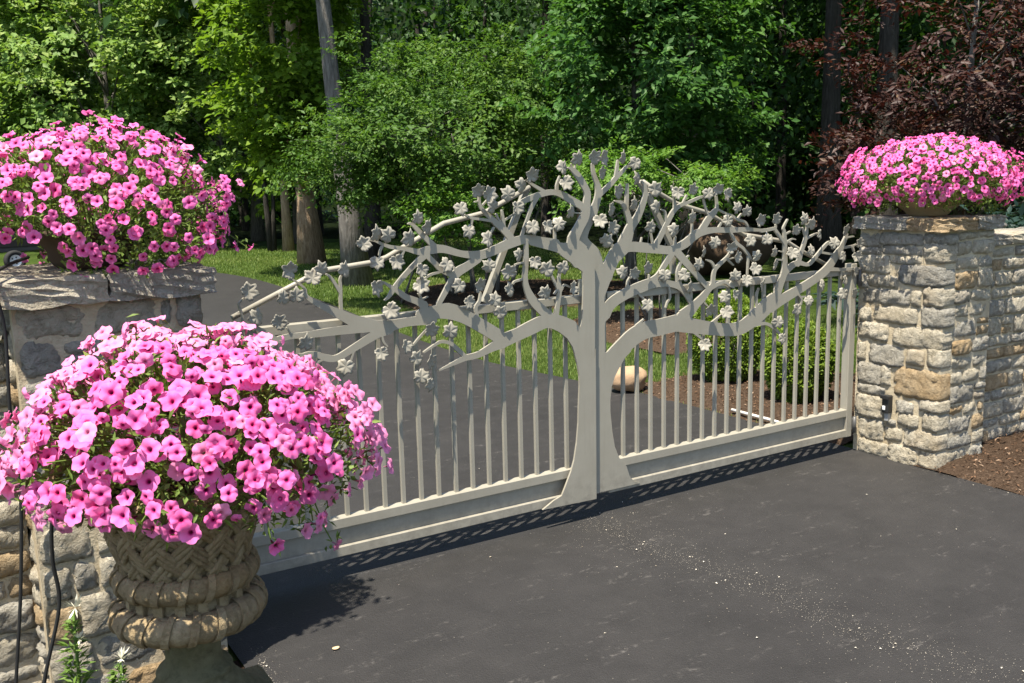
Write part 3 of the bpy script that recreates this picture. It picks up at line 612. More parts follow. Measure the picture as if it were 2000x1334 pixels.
R_BRANCH="""25,1288,51 3,1343,59 -52,1392,56 -71,1428,57 -55,1478,58 -17,1530,54 13,1588,40 27,1635,37 22,1677,29 0,1730,22 -7,1777,15
30,1629,27 97,1675,24 135,1710,24 174,1739,19 205,1763,13 236,1762,7
134,1710,19 143,1757,17 147,1793,9
-13,1524,11 20,1528,7
63,1230,91 101,1301,69 140,1341,83 195,1375,71
183,1376,85 203,1418,70 227,1466,52 266,1507,42 298,1561,35 322,1621,28 318,1664,20 298,1689,10
323,1615,14 358,1633,10
223,1484,32 196,1558,28 165,1589,18 127,1597,8
200,1558,22 204,1624,20 208,1676,11
117,1343,15 106,1386,12 91,1417,7
133,1360,50 227,1366,50 306,1358,51 403,1344,45 486,1334,42 536,1344,43 595,1366,48 655,1402,48 706,1418,41 794,1424,30 920,1418,30 1039,1416,23 1162,1407,15 1258,1416,11
387,1358,33 428,1419,30 469,1480,29 510,1535,25 560,1564,20 619,1578,16 678,1596,14 717,1605,8
514,1547,15 514,1597,12 497,1660,10
568,1567,11 597,1611,10
459,1480,13 452,1531,11 427,1544,7
698,1419,42 749,1481,37 793,1518,31 812,1543,18 805,1602,12
744,1514,12 722,1566,10 713,1598,9
814,1534,10 873,1509,11 918,1497,12 964,1472,14 1020,1457,12 1043,1429,10
964,1476,12 991,1501,9
842,1458,12 821,1429,12
637,1409,14 637,1466,10
519,1348,13 521,1402,10
290,1382,11 298,1408,6
372,1365,10 358,1429,8
501,1320,39 445,1254,30 404,1206,33 363,1183,37
57,1040,75 100,1089,61 194,1131,57 290,1157,58 379,1173,52 470,1163,35 546,1141,34 597,1098,31 631,1043,20
528,1325,44 596,1263,41 657,1207,34 710,1158,31 754,1115,27
550,1144,36 541,1215,26 558,1266,14
583,1280,11 613,1298,8
573,972,87 624,1004,69 676,1042,49 719,1071,46 750,1102,38 785,1132,28 793,1185,25 806,1217,24 850,1247,20 895,1277,17 913,1303,11
806,1213,16 779,1252,14 743,1267,8
754,1108,26 816,1130,21 870,1139,13 916,1116,13 944,1103,8
912,1119,13 936,1151,9
886,1265,11 937,1228,8
891,1261,8 941,1267,6
729,1037,10 756,1015,6
346,1185,11 346,1216,8
206,1145,17 206,1189,11 222,1213,8
278,1121,10 314,1092,10 332,1075,7
478,1149,10 487,1091,12 470,1066,10 458,1038,8
129,1262,7 157,1260,6
911,1409,15 958,1347,18 1004,1318,17 1052,1275,16 1095,1228,10
1050,1268,13 1045,1167,9
1143,1400,13 1249,1410,12 1258,1432,10
1254,1405,19 1299,1358,21 1335,1322,23
1284,1055,59 1307,1102,50 1335,1163,44 1337,1253,33 1334,1329,28 1327,1391,20 1319,1412,14 1350,1456,10
1341,1325,12 1388,1346,9 1419,1342,6
1330,1374,10 1377,1389,8
1336,1274,10 1292,1283,7
1333,1229,10 1274,1235,9 1269,1212,10
82,800,86 161,854,94 241,905,96 322,932,90 404,937,88 531,949,89
531,946,84 660,919,79 794,892,71 903,875,71 996,876,77 1090,912,89 1165,957,99 1251,1008,89
1232,982,89 1301,1001,66 1419,1040,56 1541,1084,51 1643,1127,55 1705,1166,55 1766,1227,49 1817,1282,37 1847,1331,26 1859,1352,13
261,961,13 310,990,8
1326,1149,41 1384,1187,37 1444,1208,29 1516,1193,21 1556,1204,24 1607,1244,23 1657,1284,21 1698,1310,16 1735,1312,9
1444,1204,39 1472,1273,28 1500,1334,25 1513,1397,18 1506,1425,12
1502,1338,13 1560,1359,11 1606,1368,9
1637,1256,13 1755,1236,13
1695,1156,26 1824,1143,18 1912,1141,15 1979,1140,11
1819,1140,15 1821,1089,13
1812,1271,17 1905,1277,13 1943,1286,8
1910,1277,13 1925,1247,11
1853,1331,11 1918,1335,6
1497,1363,12 1477,1405,8
1414,1044,14 1450,1027,13 1482,996,14 1478,964,10
1472,1008,10 1518,1007,9
1100,883,26 1187,882,18 1246,858,18 1297,821,15 1322,794,9
643,895,19 696,856,12 723,830,9
780,925,10 865,967,11
1121,978,13 1119,1047,14 1135,1084,10
1005,892,13 1044,924,9"""
LEAVES="-1732,1299,m -1555,1369,u -1590,1262,m -1536,1265,u -1703,1193,m -1617,1165,m -1464,1333,m -1425,1365,u -1324,1356,m -1173,1380,d -1085,1379,d -1233,1458,m -1173,1496,u -1117,1488,u -1019,1470,u -1184,1276,m -1126,1173,d -1608,1020,d -1509,1067,u -1339,951,d -1176,991,d -1055,1010,d -976,1556,u -932,1514,u -762,1593,m -678,1663,u -619,1644,u -598,1590,u -515,1645,m -444,1683,u -390,1726,u -470,1589,m -725,1494,d -625,1448,d -385,1495,d -967,1334,m -978,1268,d -839,1349,d -781,1253,d -626,1328,u -683,1240,u -740,1175,d -601,1169,m -577,1109,u -466,1366,m -379,1332,d -522,1290,u -521,1213,m -314,1290,u -323,1180,u -306,1495,d -935,1063,u -838,1048,u -1010,945,m -217,1296,m -161,1192,d -941,920,u -990,860,m -942,826,m -123,1800,u -32,1808,u 41,1805,m 162,1804,u 242,1782,m -212,1761,m 26,1729,u -199,1693,d 250,1701,u -169,1551,u -241,1501,m 123,1638,u 80,1553,u 230,1575,u 365,1648,u 377,1555,m 20,1508,d 95,1463,m 56,1405,u 337,1458,u 159,1241,m 225,1230,u 313,1249,u 435,1212,d 569,1203,d 492,1436,m 519,1631,d 616,1638,u 617,1493,u 321,1069,d 732,1620,m 793,1634,u 859,1613,m 942,1533,u 1011,1511,u 875,1473,d 1110,1457,u 1234,1462,u 1047,1360,d 1170,1354,m 784,1357,u 901,1321,m 943,1269,m 701,1307,u 668,1247,u 1092,1267,u 1084,1200,d 1015,1144,d 931,1167,u 608,1132,u 861,1062,d 933,1070,d 867,981,d 1230,1279,u 1143,1104,u 1271,885,d 741,996,u 1393,1393,u 1466,1452,u 1523,1422,u 1603,1365,m 1808,1373,u 1373,1273,d 1529,1274,m 1726,1302,m 1810,1226,d 1926,1219,d 1949,1291,m 1631,1069,d 1834,1086,d 1822,1003,d 1905,993,m 1914,1128,m 1520,988,d 1430,946,d 1315,788,d 713,818,d 1228,1206,u"
L_ROD=[(-1778, 1189), (-1396, 1352), (-1167, 1372), (-1094, 1389), (-805, 1525), (-594, 1564), (-343, 1675)]
L_BRACE=[(-343, 1673), (-594, 1149)]
R_ROD=[(343, 1689), (470, 1617), (570, 1570), (787, 1514), (913, 1454), (1054, 1386), (1404, 1327), (1508, 1275), (1797, 1149)]
R_BRACE=[(343, 1689), (404, 1607), (554, 1353), (572, 1203)]

# ------------------------------------------------------------------ the gate
def plate(name, trunk, branches, y0, y1, parent):
    """one flame-cut steel sheet: the union of the trunk outline and all tapered branches"""
    verts = []; faces = []
    def addpoly(pts):
        b = len(verts); verts.extend(Vector(q) for q in pts); faces.append(list(range(b, b+len(pts))))
    tp = [tuple(int(q)/1000 for q in s.split(',')) for s in trunk.split()]
    if sum(a[0]*b[1]-b[0]*a[1] for a, b in zip(tp, tp[1:]+tp[:1])) < 0: tp.reverse()
    addpoly(tp)
    for line in branches.strip().split('\n'):
        P = np.array([[int(q)/1000 for q in s.split(',')] for s in line.split()])
        # smooth the centre line
        Q = []
        for i in range(len(P)-1):
            p0, p1, p2, p3 = P[max(i-1, 0)], P[i], P[i+1], P[min(i+2, len(P)-1)]
            for t in (0, .25, .5, .75): Q.append(0.5*(2*p1+(p2-p0)*t+(2*p0-5*p1+4*p2-p3)*t*t+(3*p1-p0-3*p2+p3)*t**3))
        Q.append(P[-1]); Q = np.array(Q); c = Q[:, :2]; wd = np.maximum(Q[:, 2], 0.0055)/2
        d = np.gradient(c, axis=0); d /= np.maximum(np.linalg.norm(d, axis=1, keepdims=True), 1e-9); n = np.stack([-d[:, 1], d[:, 0]], 1)
        l = c+n*wd[:, None]; r = c-n*wd[:, None]
        for i in range(len(c)-1): addpoly([r[i], r[i+1], l[i+1], l[i]])
        for q, w2 in ((c[0], wd[0]), (c[-1], wd[-1])): addpoly([q+w2*0.98*np.array([math.cos(a), math.sin(a)]) for a in np.arange(8)*math.pi/4+0.2])
    good = []
    for f in faces:
        ar = sum(verts[f[i]].x*verts[f[(i+1) % len(f)]].y-verts[f[(i+1) % len(f)]].x*verts[f[i]].y for i in range(len(f)))
        if abs(ar) > 1e-9: good.append(f if ar > 0 else f[::-1])
    vo, eo, fo, ov, oe, of_ = delaunay_2d_cdt(verts, [], good, 1, 2e-5)
    bm = bmesh.new(); front = [bm.verts.new((v.x, y0, v.y)) for v in vo]; back = [bm.verts.new((v.x, y1, v.y)) for v in vo]
    cnt = {}
    for f, src in zip(fo, of_):
        if not src: continue
        for i in range(len(f)): cnt[(f[i], f[(i+1) % len(f)])] = 1
        bm.faces.new([front[i] for i in f]); bm.faces.new([back[i] for i in reversed(f)])
    for (a, b) in cnt:
        if (b, a) not in cnt: bm.faces.new([front[b], front[a], back[a], back[b]])
    loose = [v for v in bm.verts if not v.link_faces]; bmesh.ops.delete(bm, geom=loose, context='VERTS')
    bmesh.ops.recalc_face_normals(bm, faces=bm.faces[:])
    me = bpy.data.meshes.new(name); bm.to_mesh(me); bm.free(); me.materials.append(M['paint'])
    return link(name, me, parent)
def metal_leaf_mesh(seed):
    r = np.random.default_rng(seed); R = 0.040; n = 60; th = np.arange(n)*2*math.pi/n
    dev = np.degrees(np.abs((th-math.pi/2+math.pi) % (2*math.pi)-math.pi))
    lob = np.interp(dev, [0, 12, 28, 46, 58, 70, 88, 104, 120, 134, 155, 170, 180], [1.10, 0.90, 0.70, 0.92, 1.02, 0.86, 0.72, 0.86, 0.90, 0.78, 0.74, 0.60, 0.36])
    lob = lob*(1+0.045*np.cos(16*th+r.uniform(0, 6)))*(1+0.05*np.sin(th+r.uniform(0, 6)))
    out = []; tri = []
    cup = r.uniform(-0.45, 0.35)
    def zz(rad, t): return -cup*R*(rad**2)*0.6 + 0.13*R*abs(math.sin(3*(t-math.pi/2)))*rad + 0.10*R*rad*math.sin(2*t+seed)
    rings = (0.35, 0.7, 1.0); V = [(0, 0, 0)]
    for q in rings:
        for k in range(n): V.append((q*lob[k]*R*math.cos(th[k]), q*lob[k]*R*math.sin(th[k]), zz(q*lob[k], th[k])))
    F = [(0, 1+k, 1+(k+1) % n) for k in range(n)]
    for j in range(2):
        for k in range(n): k2 = (k+1) % n; F.append((1+j*n+k, 1+(j+1)*n+k, 1+(j+1)*n+k2, 1+j*n+k2))
    m = len(V); V2 = V + [(x, y, z-0.002) for x, y, z in V]; F2 = list(F) + [tuple(i+m for i in reversed(f)) for f in F]
    o = 1+2*n
    for k in range(n): k2 = (k+1) % n; F2.append((o+k, m+o+k, m+o+k2, o+k2))
    mb = MB(); mb.add(V2, F2); return mb.mesh('leaf', M['paint'], True)
LEAF_MESH = [metal_leaf_mesh(i) for i in range(5)]
def gate_leaf(label, side, trunk, branches, rods, braces, yp, xs, xpost, xin):
    G = empty('driveway_gate', (xpost, 0, 0), label, 'gate', 'two leaves of the tree gate')
    plate('tree_silhouette', trunk, branches, yp, yp+0.011, G)
    for x in xs:
        mb = MB(); mb.box(x-0.0085, x+0.0085, -0.0085, 0.0085, 0.270, 1.106); mb.build('bar', M['paint'], G)
    lo, hi = min(xpost, xin), max(xpost, xin)
    def part(nm, *b, bev=0.003): mb = MB(); mb.box(*b, bev=bev); return mb.build(nm, M['paint'], G)
    part('top_rail', lo+0.026, hi, -0.021, 0.021, 1.104, 1.145)
    part('middle_rail', lo+0.026, hi, -0.025, 0.025, 0.228, 0.274)
    part('bottom_rail', lo+0.026, hi, -0.0255, 0.0255, 0.100, 0.146)
    part('kick_panel', lo+0.027, hi-0.001, -0.004, 0.006, 0.145, 0.229, bev=0.0)
    px0 = xpost
    part('hinge_post', px0-0.0255, px0+0.0255, -0.0265, 0.0265, 0.098, 1.17)
    part('meeting_post', xin-0.022, xin+0.022, -0.0225, 0.020, 0.147, 1.22) if side < 0 else part('meeting_post', xin-0.02, xin+0.02, -0.020, 0.020, 0.147, 1.22)
    mb = MB(); mb.tube([(x/1000, 0.012, z/1000) for x, z in rods], 0.012, 8); mb.build('back_rod', M['paint'], G, True)
    mb = MB(); mb.tube([(x/1000, 0.036, z/1000) for x, z in braces], 0.019, 4); mb.build('brace', M['paint'], G)
    for z in (0.175, 1.085):
        s = 1 if side > 0 else -1; a, b = sorted((px0+s*0.025, px0+s*0.062))
        mb = MB(); mb.box(a, b, -0.034, 0.03, z-0.035, z+0.035, bev=0.004); h = mb.build('hinge', M['dark_metal'], G)
        mb = MB(); mb.tube([(px0+s*0.030, -0.042, z-0.05), (px0+s*0.030, -0.042, z+0.05)], 0.012, 10); mb.build('hinge_pin', M['dark_metal'], h, True)
    return G
XR = [0.199+0.09185*i for i in range(19)]; XL = [-0.160-0.0906*i for i in range(20)]
GL = gate_leaf('near leaf of the taupe steel tree gate, swinging from the shaded pillar', -1, L_TRUNK, L_BRANCH, L_ROD, L_BRACE, -0.058, XL, -1.955, -0.045)
GR = gate_leaf('far leaf of the taupe steel tree gate, hinged on the keypad pillar', 1, R_TRUNK, R_BRANCH, R_ROD, R_BRACE, -0.037, XR, 1.945, 0.060)
def gate_leaves():
    r = random.Random(5)
    for i, s in enumerate(LEAVES.split()):
        x, z, k = s.split(','); x = int(x)/1000; z = int(z)/1000
        G = GL if x < 0.0 else GR; yp = -0.076 if x < 0 else -0.054
        n = {'u': Vector((0.15, -0.97, -0.16)), 'm': Vector((0.05, -0.99, 0.0)), 'd': Vector((-0.05, -0.98, 0.11))}[k]
        n = (n + Vector((r.uniform(-.45, .45), 0, r.uniform(-.12, .12)))).normalized()
        ang = r.gauss(0, 0.45) + {'u': 0.0, 'm': r.choice([0, math.pi, 0.6]), 'd': math.pi}[k]
        zax = n; up = Vector((math.sin(ang), 0, math.cos(ang))); yax = (up - n*up.dot(n)).normalized(); xax = yax.cross(zax)
        sc = r.uniform(0.92, 1.12)
        o = link('leaf', LEAF_MESH[i % 5], G)
        mw = Matrix((xax*sc, yax*sc, zax*sc)).transposed().to_4x4(); mw.translation = Vector((x, yp, z)); o.matrix_basis = mw
gate_leaves()
# keypad box and small things on the far pillar
def keypad():
    K = empty('keypad', (2.0, -0.245, 0.30), 'small black keypad box fixed low on the far stone pillar', 'keypad')
    mb = MB(); mb.box(1.985, 2.034, -0.268, -0.222, 0.285, 0.392, bev=0.006); mb.build('housing', M['black'], K)
    mb = MB(); mb.box(1.972, 1.986, -0.272, -0.218, 0.372, 0.398, bev=0.004); mb.build('hood', M['black'], K)
    mb = MB(); mb.box(1.979, 1.9845, -0.252, -0.232, 0.305, 0.330, bev=0.002); mb.build('label_plate', M['rim'], K)
    mb = MB(); mb.box(2.000, 2.036, -0.258, -0.232, 0.235, 0.284, bev=0.003); mb.build('cable_cover', M['grey_plastic'], K)
keypad()

# ------------------------------------------------------------------ urn
UX, UY = -2.341, -1.50; US, UZ = 0.939, 0.132
def urn():
    U = empty('garden_urn', (UX, UY, 0), 'weathered stone basket urn full of petunias in front of the near pillar', 'urn')
    o = (UX, UY, 0)
    class MB(globals()['MB']):
        def mesh(s, name, mat, smooth=False):
            s.v = [(UX+(x-UX)*US, UY+(y-UY)*US, (z*US+UZ) if z > 0.001 else 0.0) for x, y, z in s.v]; return super().mesh(name, mat, smooth)
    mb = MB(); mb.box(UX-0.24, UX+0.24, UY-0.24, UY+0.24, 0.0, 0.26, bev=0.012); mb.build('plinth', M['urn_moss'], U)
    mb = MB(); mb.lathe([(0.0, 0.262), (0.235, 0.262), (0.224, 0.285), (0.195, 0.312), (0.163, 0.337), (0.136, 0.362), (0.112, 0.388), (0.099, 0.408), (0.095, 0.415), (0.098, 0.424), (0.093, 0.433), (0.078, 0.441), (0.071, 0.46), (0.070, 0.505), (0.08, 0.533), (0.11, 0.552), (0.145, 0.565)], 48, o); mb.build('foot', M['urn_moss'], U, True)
    prof = [(0.13, 0.555), (0.15, 0.60), (0.142, 0.645), (0.138, 0.68), (0.14, 0.715), (0.147, 0.74), (0.156, 0.77), (0.166, 0.81), (0.178, 0.85), (0.194, 0.89), (0.215, 0.925), (0.235, 0.945), (0.225, 0.955), (0.20, 0.93), (0.17, 0.90), (0.0, 0.895)]
    mb = MB(); mb.lathe(prof, 56, o); mb.build('basket', M['urn'], U, True)
    def rad(z): return float(np.interp(z, [q[1] for q in prof[:12]], [q[0] for q in prof[:12]]))
    # woven diagonal splints, three to a band, each band its own piece
    for k in range(14):
        for s in (1, -1):
            mb = MB()
            for j in range(3):
                th0 = 2*math.pi*(k + (0.25 if s < 0 else 0))/14 + (j-1)*0.098; pts = []; rr = []
                for t in np.linspace(0, 1, 13):
                    z = 0.728+t*0.205; th = th0+s*t*1.15; wv = 0.0035*math.cos(14*th*0.5*2+ (0 if s > 0 else math.pi)) ; r_ = rad(z)+0.0065+wv*1.5
                    pts.append((UX+r_*math.cos(th), UY+r_*math.sin(th), z)); rr.append(0.0088)
                mb.tube(pts, rr, 6)
            mb.build('woven_splint', M['urn'], U, True)
    for z, R, tb, nw, nm in ((0.698, 0.150, 0.031, 17, 'upper_ring'), (0.600, 0.158, 0.036, 18, 'lower_ring')):
        seg = nw*8
        vs = []; fs = []; m = 12
        for i in range(seg):
            th = 2*math.pi*i/seg; ph = (i % 8)/8*2*math.pi; swell = 1+0.10*(0.5-0.5*math.cos(ph))
            for j in range(m):
                a = 2*math.pi*j/m; groove = 1-0.05*(j % 2)
                q = tb*swell*groove
                vs.append((UX+(R+q*math.cos(a))*math.cos(th), UY+(R+q*math.cos(a))*math.sin(th), z+q*math.sin(a)))
        for i in range(seg):
            for j in range(m): i2 = (i+1) % seg; j2 = (j+1) % m; fs.append((i*m+j, i2*m+j, i2*m+j2, i*m+j2))
        mb = MB(); mb.add(vs, fs); ring = mb.build(nm, M['urn'], U, True)
        for k in range(nw):
            th = 2*math.pi*k/nw; mb = MB(); pts = []
            for a in np.linspace(-2.3, 2.3, 15):
                q = tb*1.06+0.004; tt = th+a*0.05
                pts.append(((R+q*math.cos(a)), z+q*math.sin(a), tt))
            vs = []; fs = []
            for (r_, zz, tt) in pts:
                for dt in (-0.055, 0.055):
                    for dr in (0, -0.007): vs.append((UX+(r_+dr)*math.cos(tt+dt*0.9), UY+(r_+dr)*math.sin(tt+dt*0.9), zz))
            for i in range(len(pts)-1):
                b = i*4; fs += [(b, b+2, b+6, b+4), (b+1, b+5, b+7, b+3), (b, b+4, b+5, b+1), (b+2, b+3, b+7, b+6)]
            mb.add(vs, fs); mb.build('strap', M['urn'], ring)
    for k in range(18):
        th = 2*math.pi*(k+0.5)/18; mb = MB(); c = (UX+0.145*math.cos(th), UY+0.145*math.sin(th), 0)
        mb.box(c[0]-0.012, c[0]+0.012, c[1]-0.012, c[1]+0.012, 0.625, 0.68, rot=Matrix.Rotation(th, 3, 'Z'), org=c); mb.build('neck_strap', M['urn'], U)
    # rope rim and the two looped handles
    pts = [(UX+(0.236+0.004*math.cos(24*t))*math.cos(t), UY+(0.236+0.004*math.cos(24*t))*math.sin(t), 0.945+0.004*math.sin(24*t)) for t in np.linspace(0, 2*math.pi, 121)]
    mb = MB(); mb.tube(pts, 0.017, 8, cap=False); mb.build('rope_rim', M['urn'], U, True)
    for s in (1, -1):
        dx, dy = 0.93*s, -0.36*s; pts = [(UX+dx*(0.235+0.065*math.sin(t)), UY+dy*(0.235+0.065*math.sin(t)), 0.925-0.085*math.cos(t)+0.01) for t in np.linspace(0.1, math.pi-0.1, 15)]
        mb = MB(); mb.tube(pts, 0.015, 8); mb.build('handle', M['urn'], U, True)
    mb = MB(); mb.lathe([(0.0, 0.93), (0.19, 0.925)], 24, o); mb.build('potting_soil', M['soil'], U)
urn()
def bowl(x, y, z, label, R=0.25, h=0.14, mat='bowl'):
    B = empty('planter_bowl', (x, y, z), label, 'planter')
    prof = [(0.0, 0.0), (0.10, 0.0), (0.115, 0.012), (0.13, 0.03), (R*0.78, h*0.55), (R*0.93, h*0.86), (R, h), (R+0.012, h+0.004), (R+0.012, h+0.022), (R-0.01, h+0.024), (R-0.02, h-0.01)]
    mb = MB(); mb.lathe(prof, 44, (x, y, z)); mb.build('bowl', M[mat], B, True)
    mb = MB(); mb.lathe([(0.0, h-0.012), (R-0.012, h-0.012)], 32, (x, y, z)); mb.build('potting_soil', M['soil'], B)
bowl(2.26, -0.28, 1.448, 'shallow clay bowl of petunias on top of the far keypad pillar')
bowl(-2.32, -0.28, 1.448, 'dark bowl all but hidden under petunias on top of the near pillar', 0.17, 0.11, 'dark_clay')

# ------------------------------------------------------------------ petunias
def petal_mesh(seed, droop=0.0):
    r = np.random.default_rng(seed); n = 25; th = np.arange(n)*2*math.pi/n
    lobe = np.abs(np.cos(2.5*th+0.3)) ; ruf = r.normal(0, 1, n); ruf = (ruf+np.roll(ruf, 1))/2
    rings = [(0.0022, -0.030, 0.0), (0.0038, -0.010, 0.05), (0.0052, -0.0025, 0.17), (0.0105, 0.0022, 0.45), (0.020, 0.0040, 0.8), (0.0290, 0.0030, 1.0)]
    V = []; T = []
    for j, (R, z, t) in enumerate(rings):
        g = max(0, (j-2)/3)
        for k in range(n):
            rr = R*(1+g*(0.17*lobe[k]**0.7-0.11)); zz = z + g*g*(0.0040*ruf[k] + 0.0032*math.sin(2.5*th[k]*2+0.6) - droop*0.012)
            V.append((rr*math.cos(th[k]), rr*math.sin(th[k]), zz)); T.append(t)
    F = []
    for j in range(len(rings)-1):
        for k in range(n): k2 = (k+1) % n; F.append((j*n+k, j*n+k2, (j+1)*n+k2, (j+1)*n+k))
    return np_mesh('flower', V, F, M['petal'], T, smooth=True)
FL = [petal_mesh(i, d) for i, d in enumerate((0, 0.3, -0.5, 0.8, 0.1, 1.4))]
SUNV = np.array(SUN_DIR)
def petunias(loc, c, rad, nflow, nleaf, label, seed, low=-0.55, sizes=(0.85, 1.1), extra=(), leaf_low=-0.8, keep=None, pw=2.0):
    def prof(w): s_ = np.abs(w[..., 2]); c_ = np.sqrt(np.maximum(1-s_**2, 0)); return (c_**pw+s_**pw)**(-1/pw)
    g = np.random.default_rng(seed); c = np.array(c); rad = np.array(rad)
    P = empty('petunia_plant', loc, label, 'flowers', 'mounds of pink petunias')
    # foliage: a shell of small leaves and wiry stems, densest near the surface
    u = unit(g.normal(size=(nleaf, 3))); u = u[u[:, 2] > leaf_low]; u = u[[keep(q) for q in c+u*rad]] if keep else u; n = len(u)
    lump = 1 + 0.11*vnoise(u, 3.1, seed) + 0.07*vnoise(u, 7, seed+1)
    R = (g.uniform(0.25, 1, n)**0.45)*lump*0.97*prof(u); p = c + u*rad*R[:, None]
    under = u[:, 2] < -0.1; p[under, 2] -= 0.02*g.random(under.sum())
    d = unit(u*0.5 + g.normal(0, 0.7, (n, 3)) + [0, 0, 0.35]); nr = unit(g.normal(0, 0.6, (n, 3)) + [0, 0, 1.0])
    tint = np.clip(g.beta(2, 2, n), 0, 1)
    for e in extra:
        e = np.array(e); k = 26; t_ = g.uniform(0.55, 1.0, (k, 1)); q = c+(e-c)*t_+g.normal(0, 0.012, (k, 3)); p = np.concatenate([p, q]); n += k
        d = np.concatenate([d, unit(g.normal(size=(k, 3)))]); nr = np.concatenate([nr, unit(g.normal(0, .5, (k, 3))+[0, 0, 1])]); tint = np.concatenate([tint, g.beta(2, 2, k)])
    V, F, T = leaf_arrays(p, d, nr, g.uniform(0.018, 0.036, n), g.uniform(0.006, 0.013, n), tint)
    tag(link('foliage', np_mesh('foliage', V, F, M['petleaf'], T), P), kind='stuff')
    mb = MB()
    for i in range(90):
        q = unit(g.normal(size=3)); q[2] = abs(q[2])*1.1-0.3; q = unit(q); e = c+q*rad*g.uniform(0.85, 1.02); s0 = c+np.array([0, 0, -rad[2]*0.35])+q*rad*0.25; m_ = (s0+e)/2+np.array([0, 0, 0.05]); mb.tube([s0, m_, e], [0.003, 0.0025, 0.0018], 4, cap=False)
    for e in extra:       # trailing shoots that carry the outlying blooms
        e = np.array(e); v = unit(e-c); s0 = c+v*rad*0.8; m_ = (s0+e)/2+np.array([0, 0, 0.02]); mb.tube([s0, m_, e-v*0.02], [0.0028, 0.0022, 0.0018], 5, cap=False)
    sm = mb.mesh('stems', M['petleaf']); a = sm.attributes.new('tint', 'FLOAT', 'POINT'); a.data.foreach_set('value', np.full(len(sm.vertices), 0.6, np.float32)); link('stems', sm, P)
    # flowers: spread evenly, facing out and towards the light
    pts = []
    i = 0; tot = int(nflow*2/(1-low)); ga = math.pi*(3-math.sqrt(5))
    while i < tot:
        z = 1-2*(i+0.5)/tot; i += 1
        if z < low: continue
        r_ = math.sqrt(1-z*z); a = ga*i; v = np.array([r_*math.cos(a), r_*math.sin(a), z]) + g.normal(0, 0.06, 3); v /= np.linalg.norm(v)
        if v[2] < 0.05 and g.random() < 0.3: continue
        if keep and not keep(c+v*rad): continue
        pts.append((v, c + v*rad*prof(v)*(1+0.11*vnoise(v[None], 3.1, seed)[0]+0.07*vnoise(v[None], 7, seed+1)[0]+g.uniform(-0.09, 0.06)+(0.10 if g.random() < 0.05 else 0))))
    for e in extra: v = unit(np.array(e)-c); pts.append((v, np.array(e)))
    camv = np.array(CAM); rows = []
    for v, q in pts:
        f = unit(0.85*v + 0.22*SUNV + 0.16*unit(camv-q) + g.normal(0, 0.22, 3)); s = g.uniform(*sizes)
        k = int(g.integers(0, 5)) if g.random() > 0.10 else 5
        if k == 5: f = unit(f + np.array([0, 0, -0.9])); s *= 0.8
        z = Vector(f); x = z.orthogonal().normalized(); x = Matrix.Rotation(g.uniform(0, 6.28), 3, z) @ x; y = z.cross(x)
        mw = Matrix((x*s, y*s, z*s)).transposed().to_4x4(); mw.translation = Vector(q)
        tocam = camv-q; vis = float(v @ tocam)/np.linalg.norm(tocam)
        rows.append((vis, k, mw))
    rows.sort(key=lambda t: -t[0])
    for vis, k, mw in rows[:290]:
        o = link('flower', FL[k], P); o.matrix_basis = mw
    V = []; F = []; T = []; b = 0        # the blooms round the back, past what can be picked out
    for vis, k, mw in rows[290:]:
        me = FL[k]; n = len(me.vertices); co = np.empty(n*3, np.float32); me.vertices.foreach_get('co', co); A = np.array(mw)
        V.append(co.reshape(-1, 3) @ A[:3, :3].T + A[:3, 3]); fi = np.empty(len(me.loops), np.int32); me.loops.foreach_get('vertex_index', fi)
        F.append(fi.reshape(-1, 4)+b); tt = np.empty(n, np.float32); me.attributes['tint'].data.foreach_get('value', tt); T.append(tt); b += n
    if V: tag(link('more_flowers', np_mesh('more_flowers', np.concatenate(V), np.concatenate(F), M['petal'], np.concatenate(T), True), P), kind='stuff')
petunias((UX, UY, 0.97), (-2.305, -1.50, 1.095), (0.40, 0.40, 0.285), 1050, 9500, 'largest pink petunia mound, spilling out of the stone basket urn', 3, low=-0.36, sizes=(0.52, 0.82), leaf_low=-0.45, pw=1.55,
         extra=[(-2.40, -1.45, 1.395), (-2.35, -1.45, 1.40), (-2.03, -1.59, 0.86), (-2.09, -1.66, 0.88), (-1.98, -1.5, 0.84), (-2.22, -1.84, 0.93), (-2.0, -1.62, 0.93), (-1.97, -1.55, 0.78)])
petunias((-2.32, -0.28, 1.58), (-2.31, -0.28, 1.64), (0.445, 0.44, 0.275), 950, 11000, 'pink petunia mound on top of the near pillar, with green showing between blooms', 8, low=-0.72, sizes=(0.50, 0.76),
         extra=[(-2.28, -0.25, 1.965), (-1.86, -0.42, 1.50), (-1.80, -0.4, 1.49)], keep=lambda q: not (q[0] < -2.48 and q[2] < 1.555))
petunias((2.32, -0.28, 1.60), (2.30, -0.28, 1.665), (0.505, 0.49, 0.235), 1050, 9500, 'pink petunia mound on top of the far keypad pillar, before the purple tree', 15, low=-0.6, sizes=(0.52, 0.76))

